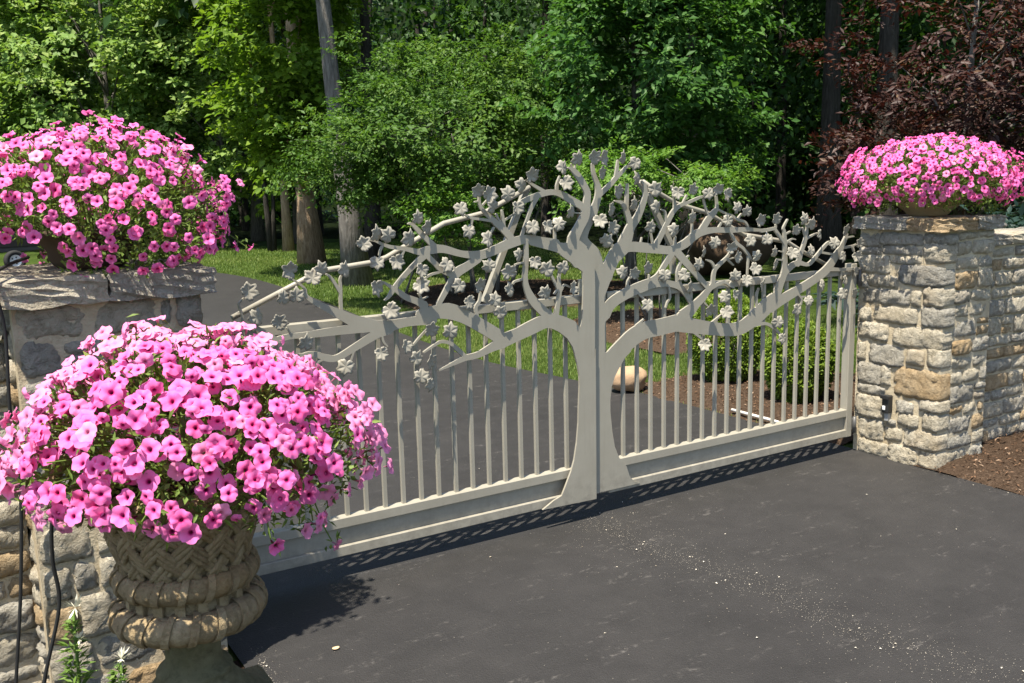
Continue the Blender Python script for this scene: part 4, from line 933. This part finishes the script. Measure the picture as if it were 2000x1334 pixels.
# ------------------------------------------------------------------ trees and shrubs
def crown_leaves(g, c, rad, nclump, per, ll, lw, cr, seed, droop=0.25, lo=-1.0, flat=0.38, hollow=0.45, tb=(2, 2.2), sprays=None):
    """clumps of leaves spread through an uneven ellipsoid; returns leaf arrays and clump centres"""
    c = np.array(c, float); rad = np.array(rad, float)
    u = unit(g.normal(size=(nclump*3, 3))); u = u[u[:, 2] > lo]
    f = 1 + 0.30*vnoise(u, 2.4, seed) + 0.20*vnoise(u, 5.0, seed+1)
    R = g.uniform(hollow, 1, len(u))**0.6; R = np.where(g.random(len(u)) < 0.10, R*g.uniform(1.05, 1.3, len(u)), R)
    hole = vnoise(u*R[:, None], 4.5, seed+2) < -0.42
    u = u[~hole][:nclump]; R = R[~hole][:nclump]; f = np.clip(f[~hole][:nclump], 0.62, 1.4)
    cc = c + u*rad*(R*f)[:, None]
    m = len(cc); n = m*per; k = np.repeat(np.arange(m), per); sz = g.uniform(0.55, 1.5, m)
    # each clump is a spray of leaves along a twig that grows outwards and a little up, tip drooping
    tw = unit(unit(u*[1, 1, 0.3])*0.8 + g.normal(0, 0.45, (m, 3)) + [0, 0, 0.18]); sdv = unit(np.cross(tw, [0, 0, 1.0])); upv = np.cross(sdv, tw)
    a = g.uniform(-1, 1, n)*1.5*cr*sz[k]; w_ = g.normal(0, 0.5, n)*cr*sz[k]*(1.15-0.45*np.abs(a)/(1.5*cr*sz[k])); h_ = g.normal(0, flat*0.55, n)*cr*sz[k]
    p = cc[k] + tw[k]*a[:, None] + sdv[k]*w_[:, None] + upv[k]*h_[:, None]; p[:, 2] -= 0.16*(np.maximum(a, 0)**2)/(cr+1e-6) + 0.10*np.abs(w_)
    d = unit(tw[k]*0.6 + sdv[k]*np.sign(w_)[:, None]*0.7 + g.normal(0, 0.4, (n, 3)) - [0, 0, droop])
    nr = unit(np.array([0, 0, 0.65]) + u[k]*0.45 + SUNV*0.45 + g.normal(0, 0.42, (n, 3)))
    tint = np.clip(g.beta(*tb, n)*0.7 + 0.35*np.repeat(g.random(m), per) - 0.03, 0, 1)
    s = g.uniform(0.45, 1.45, n)
    return leaf_arrays(p, d, nr, ll*s, lw*s*g.uniform(0.8, 1.2, n), tint, fold=0.14), cc
def limbs(mb, base, top, r0, cc, g, nb=14, sides=7, lean=0.12):
    base = np.array(base, float); top = np.array(top, float); K = 8
    pts = []; rr = []
    for i in range(K+1):
        t = i/K; q = base+(top-base)*t + np.array([math.sin(t*4+base[0]), math.cos(t*3+base[1]), 0])*lean*t*(1-t)
        pts.append(q); rr.append(r0*(1-0.72*t)*(1+0.55*math.exp(-t*K*1.6)))
    mb.tube(pts, rr, sides+3)
    for j in range(nb):
        if len(cc) == 0: break
        e = cc[g.integers(0, len(cc))]; t = np.clip((e[2]-base[2])/(top[2]-base[2]+1e-6)-g.uniform(0.1, 0.35), 0.15, 0.95)
        s = base+(top-base)*t; m_ = (s+e)/2+np.array([0, 0, 0.12*np.linalg.norm(e-s)]); rb = max(r0*(1-0.72*t)*0.42, 0.008)
        mb.tube([s, m_, e], [rb, rb*0.6, rb*0.2], 5, cap=False)
def tree(name, label, cat, base, parts, mat, bark, trunk_top, r0, seed, group=None, nb=14, stems=None):
    """parts: list of crown_leaves keyword dicts"""
    g = np.random.default_rng(seed); T = empty(name, base, label, cat, group)
    Vs = []; Fs = []; Ts = []; b = 0; allc = []
    for k, kw in enumerate(parts):
        (V, F, t), cc = crown_leaves(g, seed=seed*10+k, **kw); Vs.append(V); Fs.append(F+b); Ts.append(t); b += len(V); allc.append(cc)
    cc = np.concatenate(allc) if allc else np.zeros((0, 3))
    if Vs: tag(link('crown', np_mesh('crown', np.concatenate(Vs), np.concatenate(Fs), mat, np.concatenate(Ts)), T), kind='stuff')
    if stems:
        for (sb, stp, r_) in stems:
            mb = MB(); limbs(mb, sb, stp, r_, cc, g, nb, 5, 0.25); mb.build('stem', bark, T, True)
    else:
        mb = MB(); limbs(mb, base, trunk_top, r0, cc, g, nb); mb.build('trunk', bark, T, True)
    return T
def high(c, rx, rz, n=150, ll=0.34): return dict(c=c, rad=(rx*0.8, rx*0.8, rz), nclump=int(n*0.75), per=26, ll=ll, lw=ll*0.62, cr=0.55, hollow=0.2)

# tall trees standing on the lawn and along the edge of the wood
tree('woodland_tree', 'tall grey trunked tree rising behind the spreading shrub, forking at the top', 'tree', (3.66, 11.8, -0.02), [high((3.2, 12.2, 10.5), 3.2, 3.0, 190)], M['bark_grey'] and M['wood'], M['bark_grey'], (3.05, 12.0, 9.5), 0.19, 1, nb=10)
tree('woodland_tree', 'brown trunked tree on the lawn with yellow green boughs over its sunlit bark', 'tree', (4.76, 17.1, -0.02), [dict(c=(3.45, 14.5, 4.4), rad=(1.2, 1.2, 2.1), nclump=150, per=80, ll=0.135, lw=0.095, cr=0.28), dict(c=(3.75, 14.3, 2.75), rad=(0.8, 0.8, 0.7), nclump=44, per=75, ll=0.125, lw=0.09, cr=0.24), high((4.6, 17.6, 11), 2.6, 2.6, 90)], M['lime'], M['bark'], (4.55, 17.3, 10), 0.23, 2, nb=16)
tree('woodland_tree', 'slim sunlit trunk just behind the brown trunked lawn tree', 'tree', (5.75, 21.6, -0.02), [high((5.9, 21.9, 11), 3.2, 3.0, 160)], M['wood'], M['bark'], (5.6, 21.8, 10), 0.115, 3, nb=8)
tree('woodland_tree', 'pale trunked tree at the back of the lawn beside the near flowers', 'tree', (6.7, 27.4, -0.02), [high((6.6, 27.8, 11), 4, 3.4, 180)], M['wood'], M['bark_grey'], (6.6, 27.6, 10), 0.17, 4, nb=8)
tree('woodland_tree', 'thin dark twin stemmed tree in the shade at the lawn edge', 'tree', (5.4, 22.0, -0.02), [high((5.0, 22.6, 8.5), 2.2, 2.2, 110)], M['wood'], M['bark_shaded'], (5.2, 22.3, 8), 0.12, 5, nb=6, stems=[((5.4, 22.0, -0.02), (5.0, 22.2, 8), 0.075), ((5.45, 21.95, -0.02), (5.9, 22.3, 7.5), 0.06)])
tree('woodland_tree', 'shaded trunk close to the right of the forked grey tree', 'tree', (5.2, 14.6, -0.02), [high((5.6, 15.0, 10), 3.0, 2.8, 160)], M['wood'], M['bark_shaded'], (5.3, 14.8, 9.5), 0.15, 6, nb=8)
tree('woodland_tree', 'dim trunk standing behind the purple leaved tree', 'tree', (9.7, 5.6, -0.02), [high((9.8, 6.2, 9.5), 3.4, 3.0, 190)], M['wood'], M['bark_shaded'], (9.75, 5.7, 9), 0.20, 7, nb=8)
tree('woodland_tree', 'dark trunk in deep shade left of the purple leaved tree', 'tree', (11.3, 8.0, -0.02), [high((11.5, 8.4, 10), 3.6, 3.2, 200)], M['wood'], M['bark_shaded'], (11.2, 8.1, 9.5), 0.21, 8, nb=8)
tree('woodland_tree', 'dark trunk deep in the wood above the far end of the gate', 'tree', (12.0, 12.5, -0.02), [high((12, 12.8, 10.5), 3.8, 3.2, 200)], M['wood'], M['bark_shaded'], (12.1, 12.6, 10), 0.2, 9, nb=8)
# the lit maples on the left
tree('maple_tree', 'pale green maple with a thin bare trunk behind the near petunias', 'tree', (2.4, 27.6, -0.02), [dict(c=(2.5, 26.9, 5.3), rad=(3.2, 2.8, 4.0), nclump=330, per=75, ll=0.17, lw=0.13, cr=0.36)], M['maple'], M['bark_grey'], (2.5, 27.4, 8.5), 0.13, 11)
tree('maple_tree', 'pale green maple at the left picture edge', 'tree', (-0.8, 30.2, -0.02), [dict(c=(-0.6, 29.6, 5.6), rad=(3.3, 2.9, 4.6), nclump=330, per=75, ll=0.18, lw=0.135, cr=0.38)], M['maple'], M['bark_grey'], (-0.7, 30, 9), 0.15, 12)
tree('maple_tree', 'lower maple spray hanging over the lawn right of the near petunias', 'tree', (5.2, 25.4, -0.02), [dict(c=(4.6, 24.6, 4.4), rad=(2.3, 2.2, 3.6), nclump=260, per=75, ll=0.165, lw=0.125, cr=0.34)], M['maple'], M['bark_grey'], (5.0, 25.2, 7.5), 0.12, 13)
tree('lime_tree', 'yellow green young tree behind the brown trunked lawn tree', 'tree', (7.2, 25.0, -0.02), [dict(c=(6.5, 23.3, 5.4), rad=(1.8, 1.8, 3.3), nclump=150, per=75, ll=0.19, lw=0.14, cr=0.42), dict(c=(6.3, 22.2, 2.9), rad=(1.2, 1.2, 1.1), nclump=40, per=70, ll=0.18, lw=0.13, cr=0.36)], M['lime'], M['bark_grey'], (6.7, 23.8, 9), 0.10, 14)
# spreading shrub behind the gate
tree('spreading_shrub', 'wide spreading green shrub with many stems behind the near gate leaf', 'shrub', (3.95, 8.6, 0.05), [dict(c=(3.55, 8.25, 2.30), rad=(1.75, 1.5, 1.15), nclump=330, per=95, ll=0.066, lw=0.036, cr=0.19, droop=0.15), dict(c=(4.3, 8.3, 3.0), rad=(1.2, 1.1, 0.85), nclump=130, per=95, ll=0.066, lw=0.036, cr=0.18, droop=0.15), dict(c=(2.45, 8.75, 2.0), rad=(0.85, 0.8, 0.75), nclump=80, per=90, ll=0.062, lw=0.034, cr=0.17)],
     M['shrub'], M['bark_grey'], None, 0, 16, nb=7, stems=[((3.8+0.13*i, 8.45+0.07*((i*5) % 7), 0.05), (2.5+0.42*i, 8.1+0.13*((i*3) % 7), 2.4), 0.026) for i in range(8)])
tree('beech_tree', 'broad leaved green tree hanging over the middle of the gate, leaves glinting', 'tree', (6.6, 7.9, 0.03), [dict(c=(5.75, 6.7, 3.3), rad=(1.55, 1.35, 1.7), nclump=230, per=85, ll=0.098, lw=0.058, cr=0.23, droop=0.3), dict(c=(6.7, 6.4, 2.0), rad=(0.9, 0.8, 0.75), nclump=45, per=70, ll=0.095, lw=0.056, cr=0.22, droop=0.3), dict(c=(7.0, 7.3, 4.0), rad=(1.4, 1.4, 1.3), nclump=110, per=75, ll=0.10, lw=0.06, cr=0.25)],
     M['beech'], M['bark_grey'], (6.3, 7.4, 4.2), 0.08, 17)
tree('small_shrub', 'bright green thin stemmed shrub seen over the crown of the gate', 'shrub', (4.45, 4.75, 0.05), [dict(c=(4.05, 4.95, 1.78), rad=(0.62, 0.5, 0.33), nclump=75, per=70, ll=0.055, lw=0.031, cr=0.12), dict(c=(4.85, 4.35, 1.62), rad=(0.55, 0.5, 0.28), nclump=52, per=65, ll=0.055, lw=0.031, cr=0.12)],
     M['bright'], M['bark_grey'], None, 0, 18, nb=4, stems=[((4.3+0.06*i, 4.7+0.05*(i % 3), 0.05), (3.75+0.26*i, 4.9-0.12*i, 1.7), 0.011) for i in range(6)])
tree('low_shrub', 'low bright leafy shrub at the foot of the spreading shrub', 'shrub', (3.0, 8.6, 0.04), [dict(c=(3.1, 7.2, 1.35), rad=(0.5, 0.45, 0.38), nclump=45, per=75, ll=0.06, lw=0.036, cr=0.13)], M['bright'], M['bark_grey'], (3.05, 7.6, 1.3), 0.02, 19, nb=6)
tree('plum_tree', 'purple leaved plum tree behind the far pillar', 'tree', (7.6, 3.0, 0.0), [dict(c=(7.15, 2.5, 2.75), rad=(1.5, 1.45, 1.75), nclump=230, per=80, ll=0.085, lw=0.032, cr=0.22, droop=0.05, tb=(1.3, 2.6)), dict(c=(6.2, 2.9, 1.75), rad=(0.75, 0.7, 0.5), nclump=52, per=70, ll=0.085, lw=0.032, cr=0.20, droop=0.0, tb=(1.3, 2.4)), dict(c=(7.6, 1.2, 2.6), rad=(1.1, 1.0, 1.6), nclump=90, per=80, ll=0.085, lw=0.032, cr=0.22, tb=(1.3, 2.6))],
     M['plum'], M['bark_grey'], (7.4, 2.8, 3.6), 0.08, 20, nb=30)
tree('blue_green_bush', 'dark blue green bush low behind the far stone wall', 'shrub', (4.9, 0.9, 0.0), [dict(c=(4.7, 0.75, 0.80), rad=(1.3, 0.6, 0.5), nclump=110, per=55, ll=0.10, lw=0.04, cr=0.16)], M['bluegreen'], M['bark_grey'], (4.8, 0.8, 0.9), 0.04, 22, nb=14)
def boxwood(base, rx, rz, label, seed, top=0.0):
    g = np.random.default_rng(seed); T = empty('boxwood', base, label, 'shrub', 'clipped boxwoods inside the gate')
    n = 15000; u = unit(g.normal(size=(n, 3))); f = 1+0.06*vnoise(u, 4, seed)+0.045*vnoise(u, 9, seed+1)
    sq = 1+0.10*(np.abs(u[:, 2])**2); R = g.uniform(0.5, 1, n)**0.35*f*sq
    p = np.array(base)+[0, 0, rz*0.98]+u*np.array([rx, rx, rz])*R[:, None]
    d = unit(u*0.8+g.normal(0, 0.6, (n, 3))+[0, 0, 0.3]); nr = unit(u*0.5+g.normal(0, 0.5, (n, 3))+[0, 0, 0.4]+SUNV*0.6)
    out = (R-0.75)*1.6; tint = np.clip(g.beta(2, 2, n)*0.7+0.3*np.clip(out, 0, 1)*g.random(n), 0, 1); s = g.uniform(0.7, 1.3, n)
    V, F, t = leaf_arrays(p, d, nr, 0.026*s, 0.016*s, tint); tag(link('crown', np_mesh('crown', V, F, M['box'], t), T), kind='stuff')
    mb = MB()
    for i in range(7):
        q = unit(g.normal(size=3)); q[2] = abs(q[2])+0.5; mb.tube([base, np.array(base)+q*[rx*0.4, rx*0.4, rz*0.6], np.array(base)+[0, 0, rz*0.8]+q*[rx*0.6, rx*0.6, rz*0.4]], [0.014, 0.01, 0.005], 5)
    mb.build('trunk', M['bark_grey'], T, True)
boxwood((2.78, 1.90, 0.03), 0.315, 0.36, 'taller yellow green boxwood bush behind the far gate leaf', 51)
boxwood((2.68, 1.03, 0.04), 0.255, 0.29, 'rounder low boxwood bush nearest the far pillar', 52)

# the wood itself: masses of leaves, undergrowth and dim trunks behind the trees one can pick out
def woodland():
    g = np.random.default_rng(77); W = tag(empty('woodland', (10, 30, 0)), 'deep shaded wood behind the lawn', 'woodland', kind='stuff')
    edge = [(-30, 34), (-12, 33.5), (0, 32.5), (5.5, 29.5), (8.5, 25.5), (9.5, 20), (10.5, 15), (12, 11), (13.5, 6), (14, 0), (16, -8)]
    ex = np.array(edge); seglen = np.linalg.norm(np.diff(ex, axis=0), axis=1); cum = np.concatenate([[0], np.cumsum(seglen)])
    def sample(n, d0, d1):
        t = g.uniform(0, cum[-1], n); x = np.interp(t, cum, ex[:, 0]); y = np.interp(t, cum, ex[:, 1])
        j = np.clip(np.searchsorted(cum, t)-1, 0, len(seglen)-1); tg = np.diff(ex, axis=0)[j]/seglen[j][:, None]; nn = np.stack([-tg[:, 1], tg[:, 0]], 1)
        nn = np.where((nn @ np.array([0.6, 0.8]))[:, None] < 0, -nn, nn)
        return np.stack([x, y], 1)+nn*g.uniform(d0, d1, n)[:, None]
    Vs = []; Fs = []; Ts = []; b = 0
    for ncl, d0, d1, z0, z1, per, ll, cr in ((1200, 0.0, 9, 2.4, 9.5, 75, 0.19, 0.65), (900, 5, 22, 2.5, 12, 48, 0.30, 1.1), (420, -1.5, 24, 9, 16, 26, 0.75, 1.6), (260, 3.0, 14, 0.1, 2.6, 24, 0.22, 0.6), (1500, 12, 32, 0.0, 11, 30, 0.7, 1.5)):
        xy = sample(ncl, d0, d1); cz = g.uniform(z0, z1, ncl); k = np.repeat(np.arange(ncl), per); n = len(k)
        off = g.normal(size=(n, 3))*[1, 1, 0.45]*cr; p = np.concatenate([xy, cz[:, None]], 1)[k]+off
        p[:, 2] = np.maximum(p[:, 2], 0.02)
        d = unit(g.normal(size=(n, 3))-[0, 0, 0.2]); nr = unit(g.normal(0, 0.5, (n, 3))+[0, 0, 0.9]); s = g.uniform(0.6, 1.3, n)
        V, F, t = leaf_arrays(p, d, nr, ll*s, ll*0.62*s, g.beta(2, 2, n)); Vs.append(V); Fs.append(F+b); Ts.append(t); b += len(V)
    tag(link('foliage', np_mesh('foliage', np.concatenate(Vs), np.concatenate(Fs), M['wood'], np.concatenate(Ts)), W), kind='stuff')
    mb = MB(); xy = sample(90, 2.0, 22)
    for q in xy:
        r_ = g.uniform(0.07, 0.22); mb.tube([(q[0], q[1], -0.05), (q[0]+g.normal(0, .15), q[1]+g.normal(0, .15), 5), (q[0]+g.normal(0, .4), q[1]+g.normal(0, .4), 12)], [r_*1.2, r_*0.9, r_*0.5], 8, cap=False)
    tag(mb.build('trunks', M['bark_shaded'], W, True), kind='stuff')
    back = [(x+(-1)*0, y) for x, y in edge]
    fl = sheet('woodland_floor', [(-30, 34.6), (-12, 34.2), (0, 33.2), (5.8, 30.3), (9.0, 26), (10.1, 20.3), (11.1, 15.2), (12.6, 11.2), (14.2, 6), (14.7, 0), (17, -9), (190, -9), (190, 210), (-30, 210)], -0.006, M['shade_ground'])
    # ground added behind the wood to hide the sky, shade in its colour
    xs = np.linspace(-120, 150, 40); pts = []
    V = []; F = []
    for i, a in enumerate(np.linspace(-0.6, 2.4, 48)):
        for j, (r_, z) in enumerate(((66, -0.5), (82, 11), (110, 26), (150, 38))):
            V.append((r_*math.cos(a), r_*math.sin(a)+4, z+ (1.5*math.sin(a*9+j) if j else 0)))
    for i in range(47):
        for j in range(3): F.append((i*4+j, i*4+j+1, (i+1)*4+j+1, (i+1)*4+j))
    mb = MB(); mb.add(V, F); tag(mb.build('hill', M['shade_ground'], None, True), kind='structure')
woodland()

# ------------------------------------------------------------------ small things
def rock(name, c, r, seed, mat, label, cuts=3, rough=0.12, cat='boulder'):
    bm = bmesh.new(); bmesh.ops.create_icosphere(bm, subdivisions=cuts+1, radius=1.0)
    P = np.array([v.co[:] for v in bm.verts]); f = 1+rough*vnoise(P, 1.6, seed)+rough*0.45*vnoise(P, 4, seed+1)+rough*0.2*vnoise(P, 9, seed+2)
    for v, q in zip(bm.verts, f): v.co = Vector(c)+Vector((v.co.x*r[0]*q, v.co.y*r[1]*q, max(v.co.z, -0.85)*r[2]*q))
    for fc in bm.faces: fc.smooth = True
    me = bpy.data.meshes.new(name); bm.to_mesh(me); bm.free(); me.materials.append(mat); return tag(link(name, me), label, cat)
rock('boulder', (1.975, 2.17, 0.10), (0.155, 0.12, 0.105), 3, M['boulder'], 'smooth tan boulder at the driveway edge just inside the gate')
rock('boulder', (9.3, 8.6, 0.42), (0.75, 0.6, 0.58), 9, M['boulder_brown'], 'large rough brown boulder in shade beyond the far gate leaf', rough=0.22)
def edging():
    mb = MB(); mb.tube([(2.07, 1.10, 0.035), (2.075, 0.92, 0.032), (2.07, 0.72, 0.034), (2.06, 0.55, 0.03)], 0.011, 8); tag(mb.build('edging_pipe', M['white_edge'], None, True), 'short pale pipe lying along the mulch edge inside the gate', 'pipe')
edging()
def dry_leaf():
    bm = bmesh.new(); bmesh.ops.create_uvsphere(bm, u_segments=14, v_segments=8, radius=1)
    for v in bm.verts: v.co = Vector((-1.655+v.co.x*0.014*(1-0.25*v.co.y), -0.625+v.co.y*0.010, 0.006+v.co.z*0.004+0.003*v.co.x**2))
    for fc in bm.faces: fc.smooth = True
    me = bpy.data.meshes.new('fallen_leaf'); bm.to_mesh(me); bm.free(); me.materials.append(M['dryleaf']); tag(link('fallen_leaf', me), 'single tan fallen leaf on the asphalt beside the urn', 'leaf')
dry_leaf()
def cable(pts, label):
    P = [np.array(q) for q in pts]; out = []
    for i in range(len(P)-1):
        p0, p1, p2, p3 = P[max(i-1, 0)], P[i], P[i+1], P[min(i+2, len(P)-1)]
        for t in (0, .2, .4, .6, .8): out.append(0.5*(2*p1+(p2-p0)*t+(2*p0-5*p1+4*p2-p3)*t*t+(3*p1-p0-3*p2+p3)*t**3))
    out.append(P[-1]); mb = MB(); mb.tube(out, 0.0055, 7); tag(mb.build('drip_hose', M['black'], None, True), label, 'hose', 'thin black watering hoses')
cable([(-2.52, -0.40, 1.50), (-2.60, -0.56, 1.485), (-2.638, -0.635, 1.45), (-2.622, -0.625, 1.30), (-2.632, -0.62, 1.05), (-2.625, -0.61, 0.84), (-2.655, -0.60, 0.5), (-2.70, -0.60, 0.18), (-2.72, -0.62, 0.03)], 'thin black hose running down from the bowl on the near pillar')
cable([(-2.42, -1.15, 0.965), (-2.52, -1.05, 0.93), (-2.575, -1.0, 0.84), (-2.59, -0.985, 0.70), (-2.585, -0.98, 0.56), (-2.64, -0.98, 0.36), (-2.70, -0.98, 0.10), (-2.78, -1.0, 0.03)], 'thin black hose hanging behind the left side of the urn')
def border_flower(x, y, h, label, seed):
    g = np.random.default_rng(seed); B = empty('border_flower', (x, y, 0.02), label, 'flowers', 'white spidery border flowers')
    mb = MB(); mb.tube([(x, y, 0.01), (x+0.006, y-0.004, h*0.55), (x+0.01, y, h)], [0.006, 0.005, 0.004], 6)
    sm = mb.mesh('stem', M['cleome'], True); a = sm.attributes.new('tint', 'FLOAT', 'POINT'); a.data.foreach_set('value', np.full(len(sm.vertices), 0.5, np.float32)); link('stem', sm, B)
    n = 240; z = g.uniform(0.04, h*0.93, n); a = g.uniform(0, 6.28, n); spread = np.interp(z/h, [0, 0.5, 1], [0.075, 0.05, 0.02])
    d = np.stack([np.cos(a), np.sin(a), g.uniform(-0.2, 0.9, n)], 1); p = np.stack([x+0.5*spread*np.cos(a)*g.random(n), y+0.5*spread*np.sin(a)*g.random(n), z], 1)
    V, F, t = leaf_arrays(p, d, unit(g.normal(0, .3, (n, 3))+[0, 0, 1]), g.uniform(0.6, 1.2, n)*spread, 0.011, g.beta(2, 2, n)); link('leaves', np_mesh('leaves', V, F, M['cleome'], t), B)
    for zc, r_ in ((h+0.01, 0.042), (h*0.80, 0.030)):
        mb = MB(); c = np.array([x+0.01+g.normal(0, 0.008), y-0.008, zc])
        for k in range(26):
            q = unit(g.normal(size=3)+[0, -0.2, 0.5])*r_*g.uniform(0.6, 1.1); s = unit(np.cross(q, [0.3, 0.5, 0.8]))*0.0035
            mb.add([c, c+q*0.6+s, c+q, c+q*0.6-s], [(0, 1, 2, 3)])
        mb.build('blossom', M['white_petal'], B)
border_flower(-2.545, -0.80, 0.46, 'taller white spidery flower against the foot of the near pillar', 61)
border_flower(-2.435, -0.86, 0.29, 'shorter white spidery flower next to the urn foot', 62)
def low_plants():
    pass
def spot_lamp():
    S = empty('garden_spotlight', (2.38, -0.93, 0.03), 'small dark garden spotlight in the mulch at the right picture edge', 'spotlight')
    mb = MB(); mb.tube([(2.40, -0.95, 0.0), (2.40, -0.95, 0.085)], 0.008, 8); mb.build('spike', M['dark_metal'], S, True)
    d = Vector((0.2, 0.75, 0.55)).normalized(); c = Vector((2.40, -0.95, 0.105))
    mb = MB(); mb.tube([c-d*0.05, c-d*0.045, c+d*0.035, c+d*0.055], [0.018, 0.03, 0.034, 0.038], 16); mb.build('lamp_head', M['dark_metal'], S, True)
    mb = MB(); mb.tube([c+d*0.056, c+d*0.058], [0.03, 0.03], 16); mb.build('lens', M['grey_plastic'], S, True)
spot_lamp()
def trailer():
    T = empty('trailer', (-1.9, 22.0, 0), 'dark twin axle trailer parked up the drive behind the near petunias, white wheel rims showing', 'trailer')
    ax = Vector((0.96, 0.28, 0)).normalized(); sd = Vector((-ax.y, ax.x, 0)); o = Vector((-1.02, 20.3, 0))
    def P(a, b, z): return o+ax*a+sd*b+Vector((0, 0, z))
    rot = Matrix((ax, sd, Vector((0, 0, 1)))).transposed()
    def bx(nm, a0, a1, b0, b1, z0, z1, m, par=T):
        mb = MB(); mb.box(a0, a1, b0, b1, z0, z1, bev=0.01); mb.v = [tuple(rot @ Vector(q)+o) for q in mb.v]; return mb.build(nm, m, par)
    bx('deck', -2.6, 1.2, 0.12, 1.6, 0.42, 0.52, M['dark_metal']); bx('side_rail', -2.6, 1.2, 0.10, 0.16, 0.52, 0.78, M['black']); bx('side_rail', -2.6, 1.2, 1.56, 1.62, 0.52, 0.78, M['black'])
    bx('drawbar', 1.2, 2.4, 0.8, 0.9, 0.40, 0.48, M['dark_metal'])
    for a in (-0.62, 0.0):
        for b in (0.0, 1.72):
            mb = MB(); n = 28
            prof = [(0.125, -0.05), (0.16, -0.075), (0.20, -0.075), (0.225, -0.055), (0.23, 0), (0.225, 0.055), (0.20, 0.075), (0.16, 0.075), (0.125, 0.05)]
            vs = []; fs = []
            for (r_, y) in prof:
                for k in range(n): t = 2*math.pi*k/n; vs.append(P(a+r_*math.cos(t), b+y, 0.23+r_*math.sin(t)))
            for i in range(len(prof)-1):
                for k in range(n): k2 = (k+1) % n; fs.append((i*n+k, i*n+k2, (i+1)*n+k2, (i+1)*n+k))
            mb.add(vs, fs); wh = mb.build('tyre', M['tyre'], T, True)
            mb = MB(); vs = []; fs = []; pr = [(0.0, -0.045), (0.045, -0.05), (0.05, -0.03), (0.10, -0.025), (0.115, -0.05), (0.13, -0.055)]
            for (r_, y) in pr:
                for k in range(n): t = 2*math.pi*k/n; vs.append(P(a+r_*math.cos(t), b+(y if b < 1 else -y), 0.23+r_*math.sin(t)))
            for i in range(len(pr)-1):
                for k in range(n): k2 = (k+1) % n; fs.append((i*n+k, i*n+k2, (i+1)*n+k2, (i+1)*n+k))
            mb.add(vs, fs); mb.build('rim', M['rim'], wh)
            for k in range(5):
                t = 2*math.pi*k/5; q = P(a+0.075*math.cos(t), b-0.03 if b < 1 else b+0.03, 0.23+0.075*math.sin(t)); mb = MB(); mb.tube([q, q-sd*0.004*(1 if b < 1 else -1)], 0.016, 8); mb.build('rim_hole', M['black'], wh)
trailer()
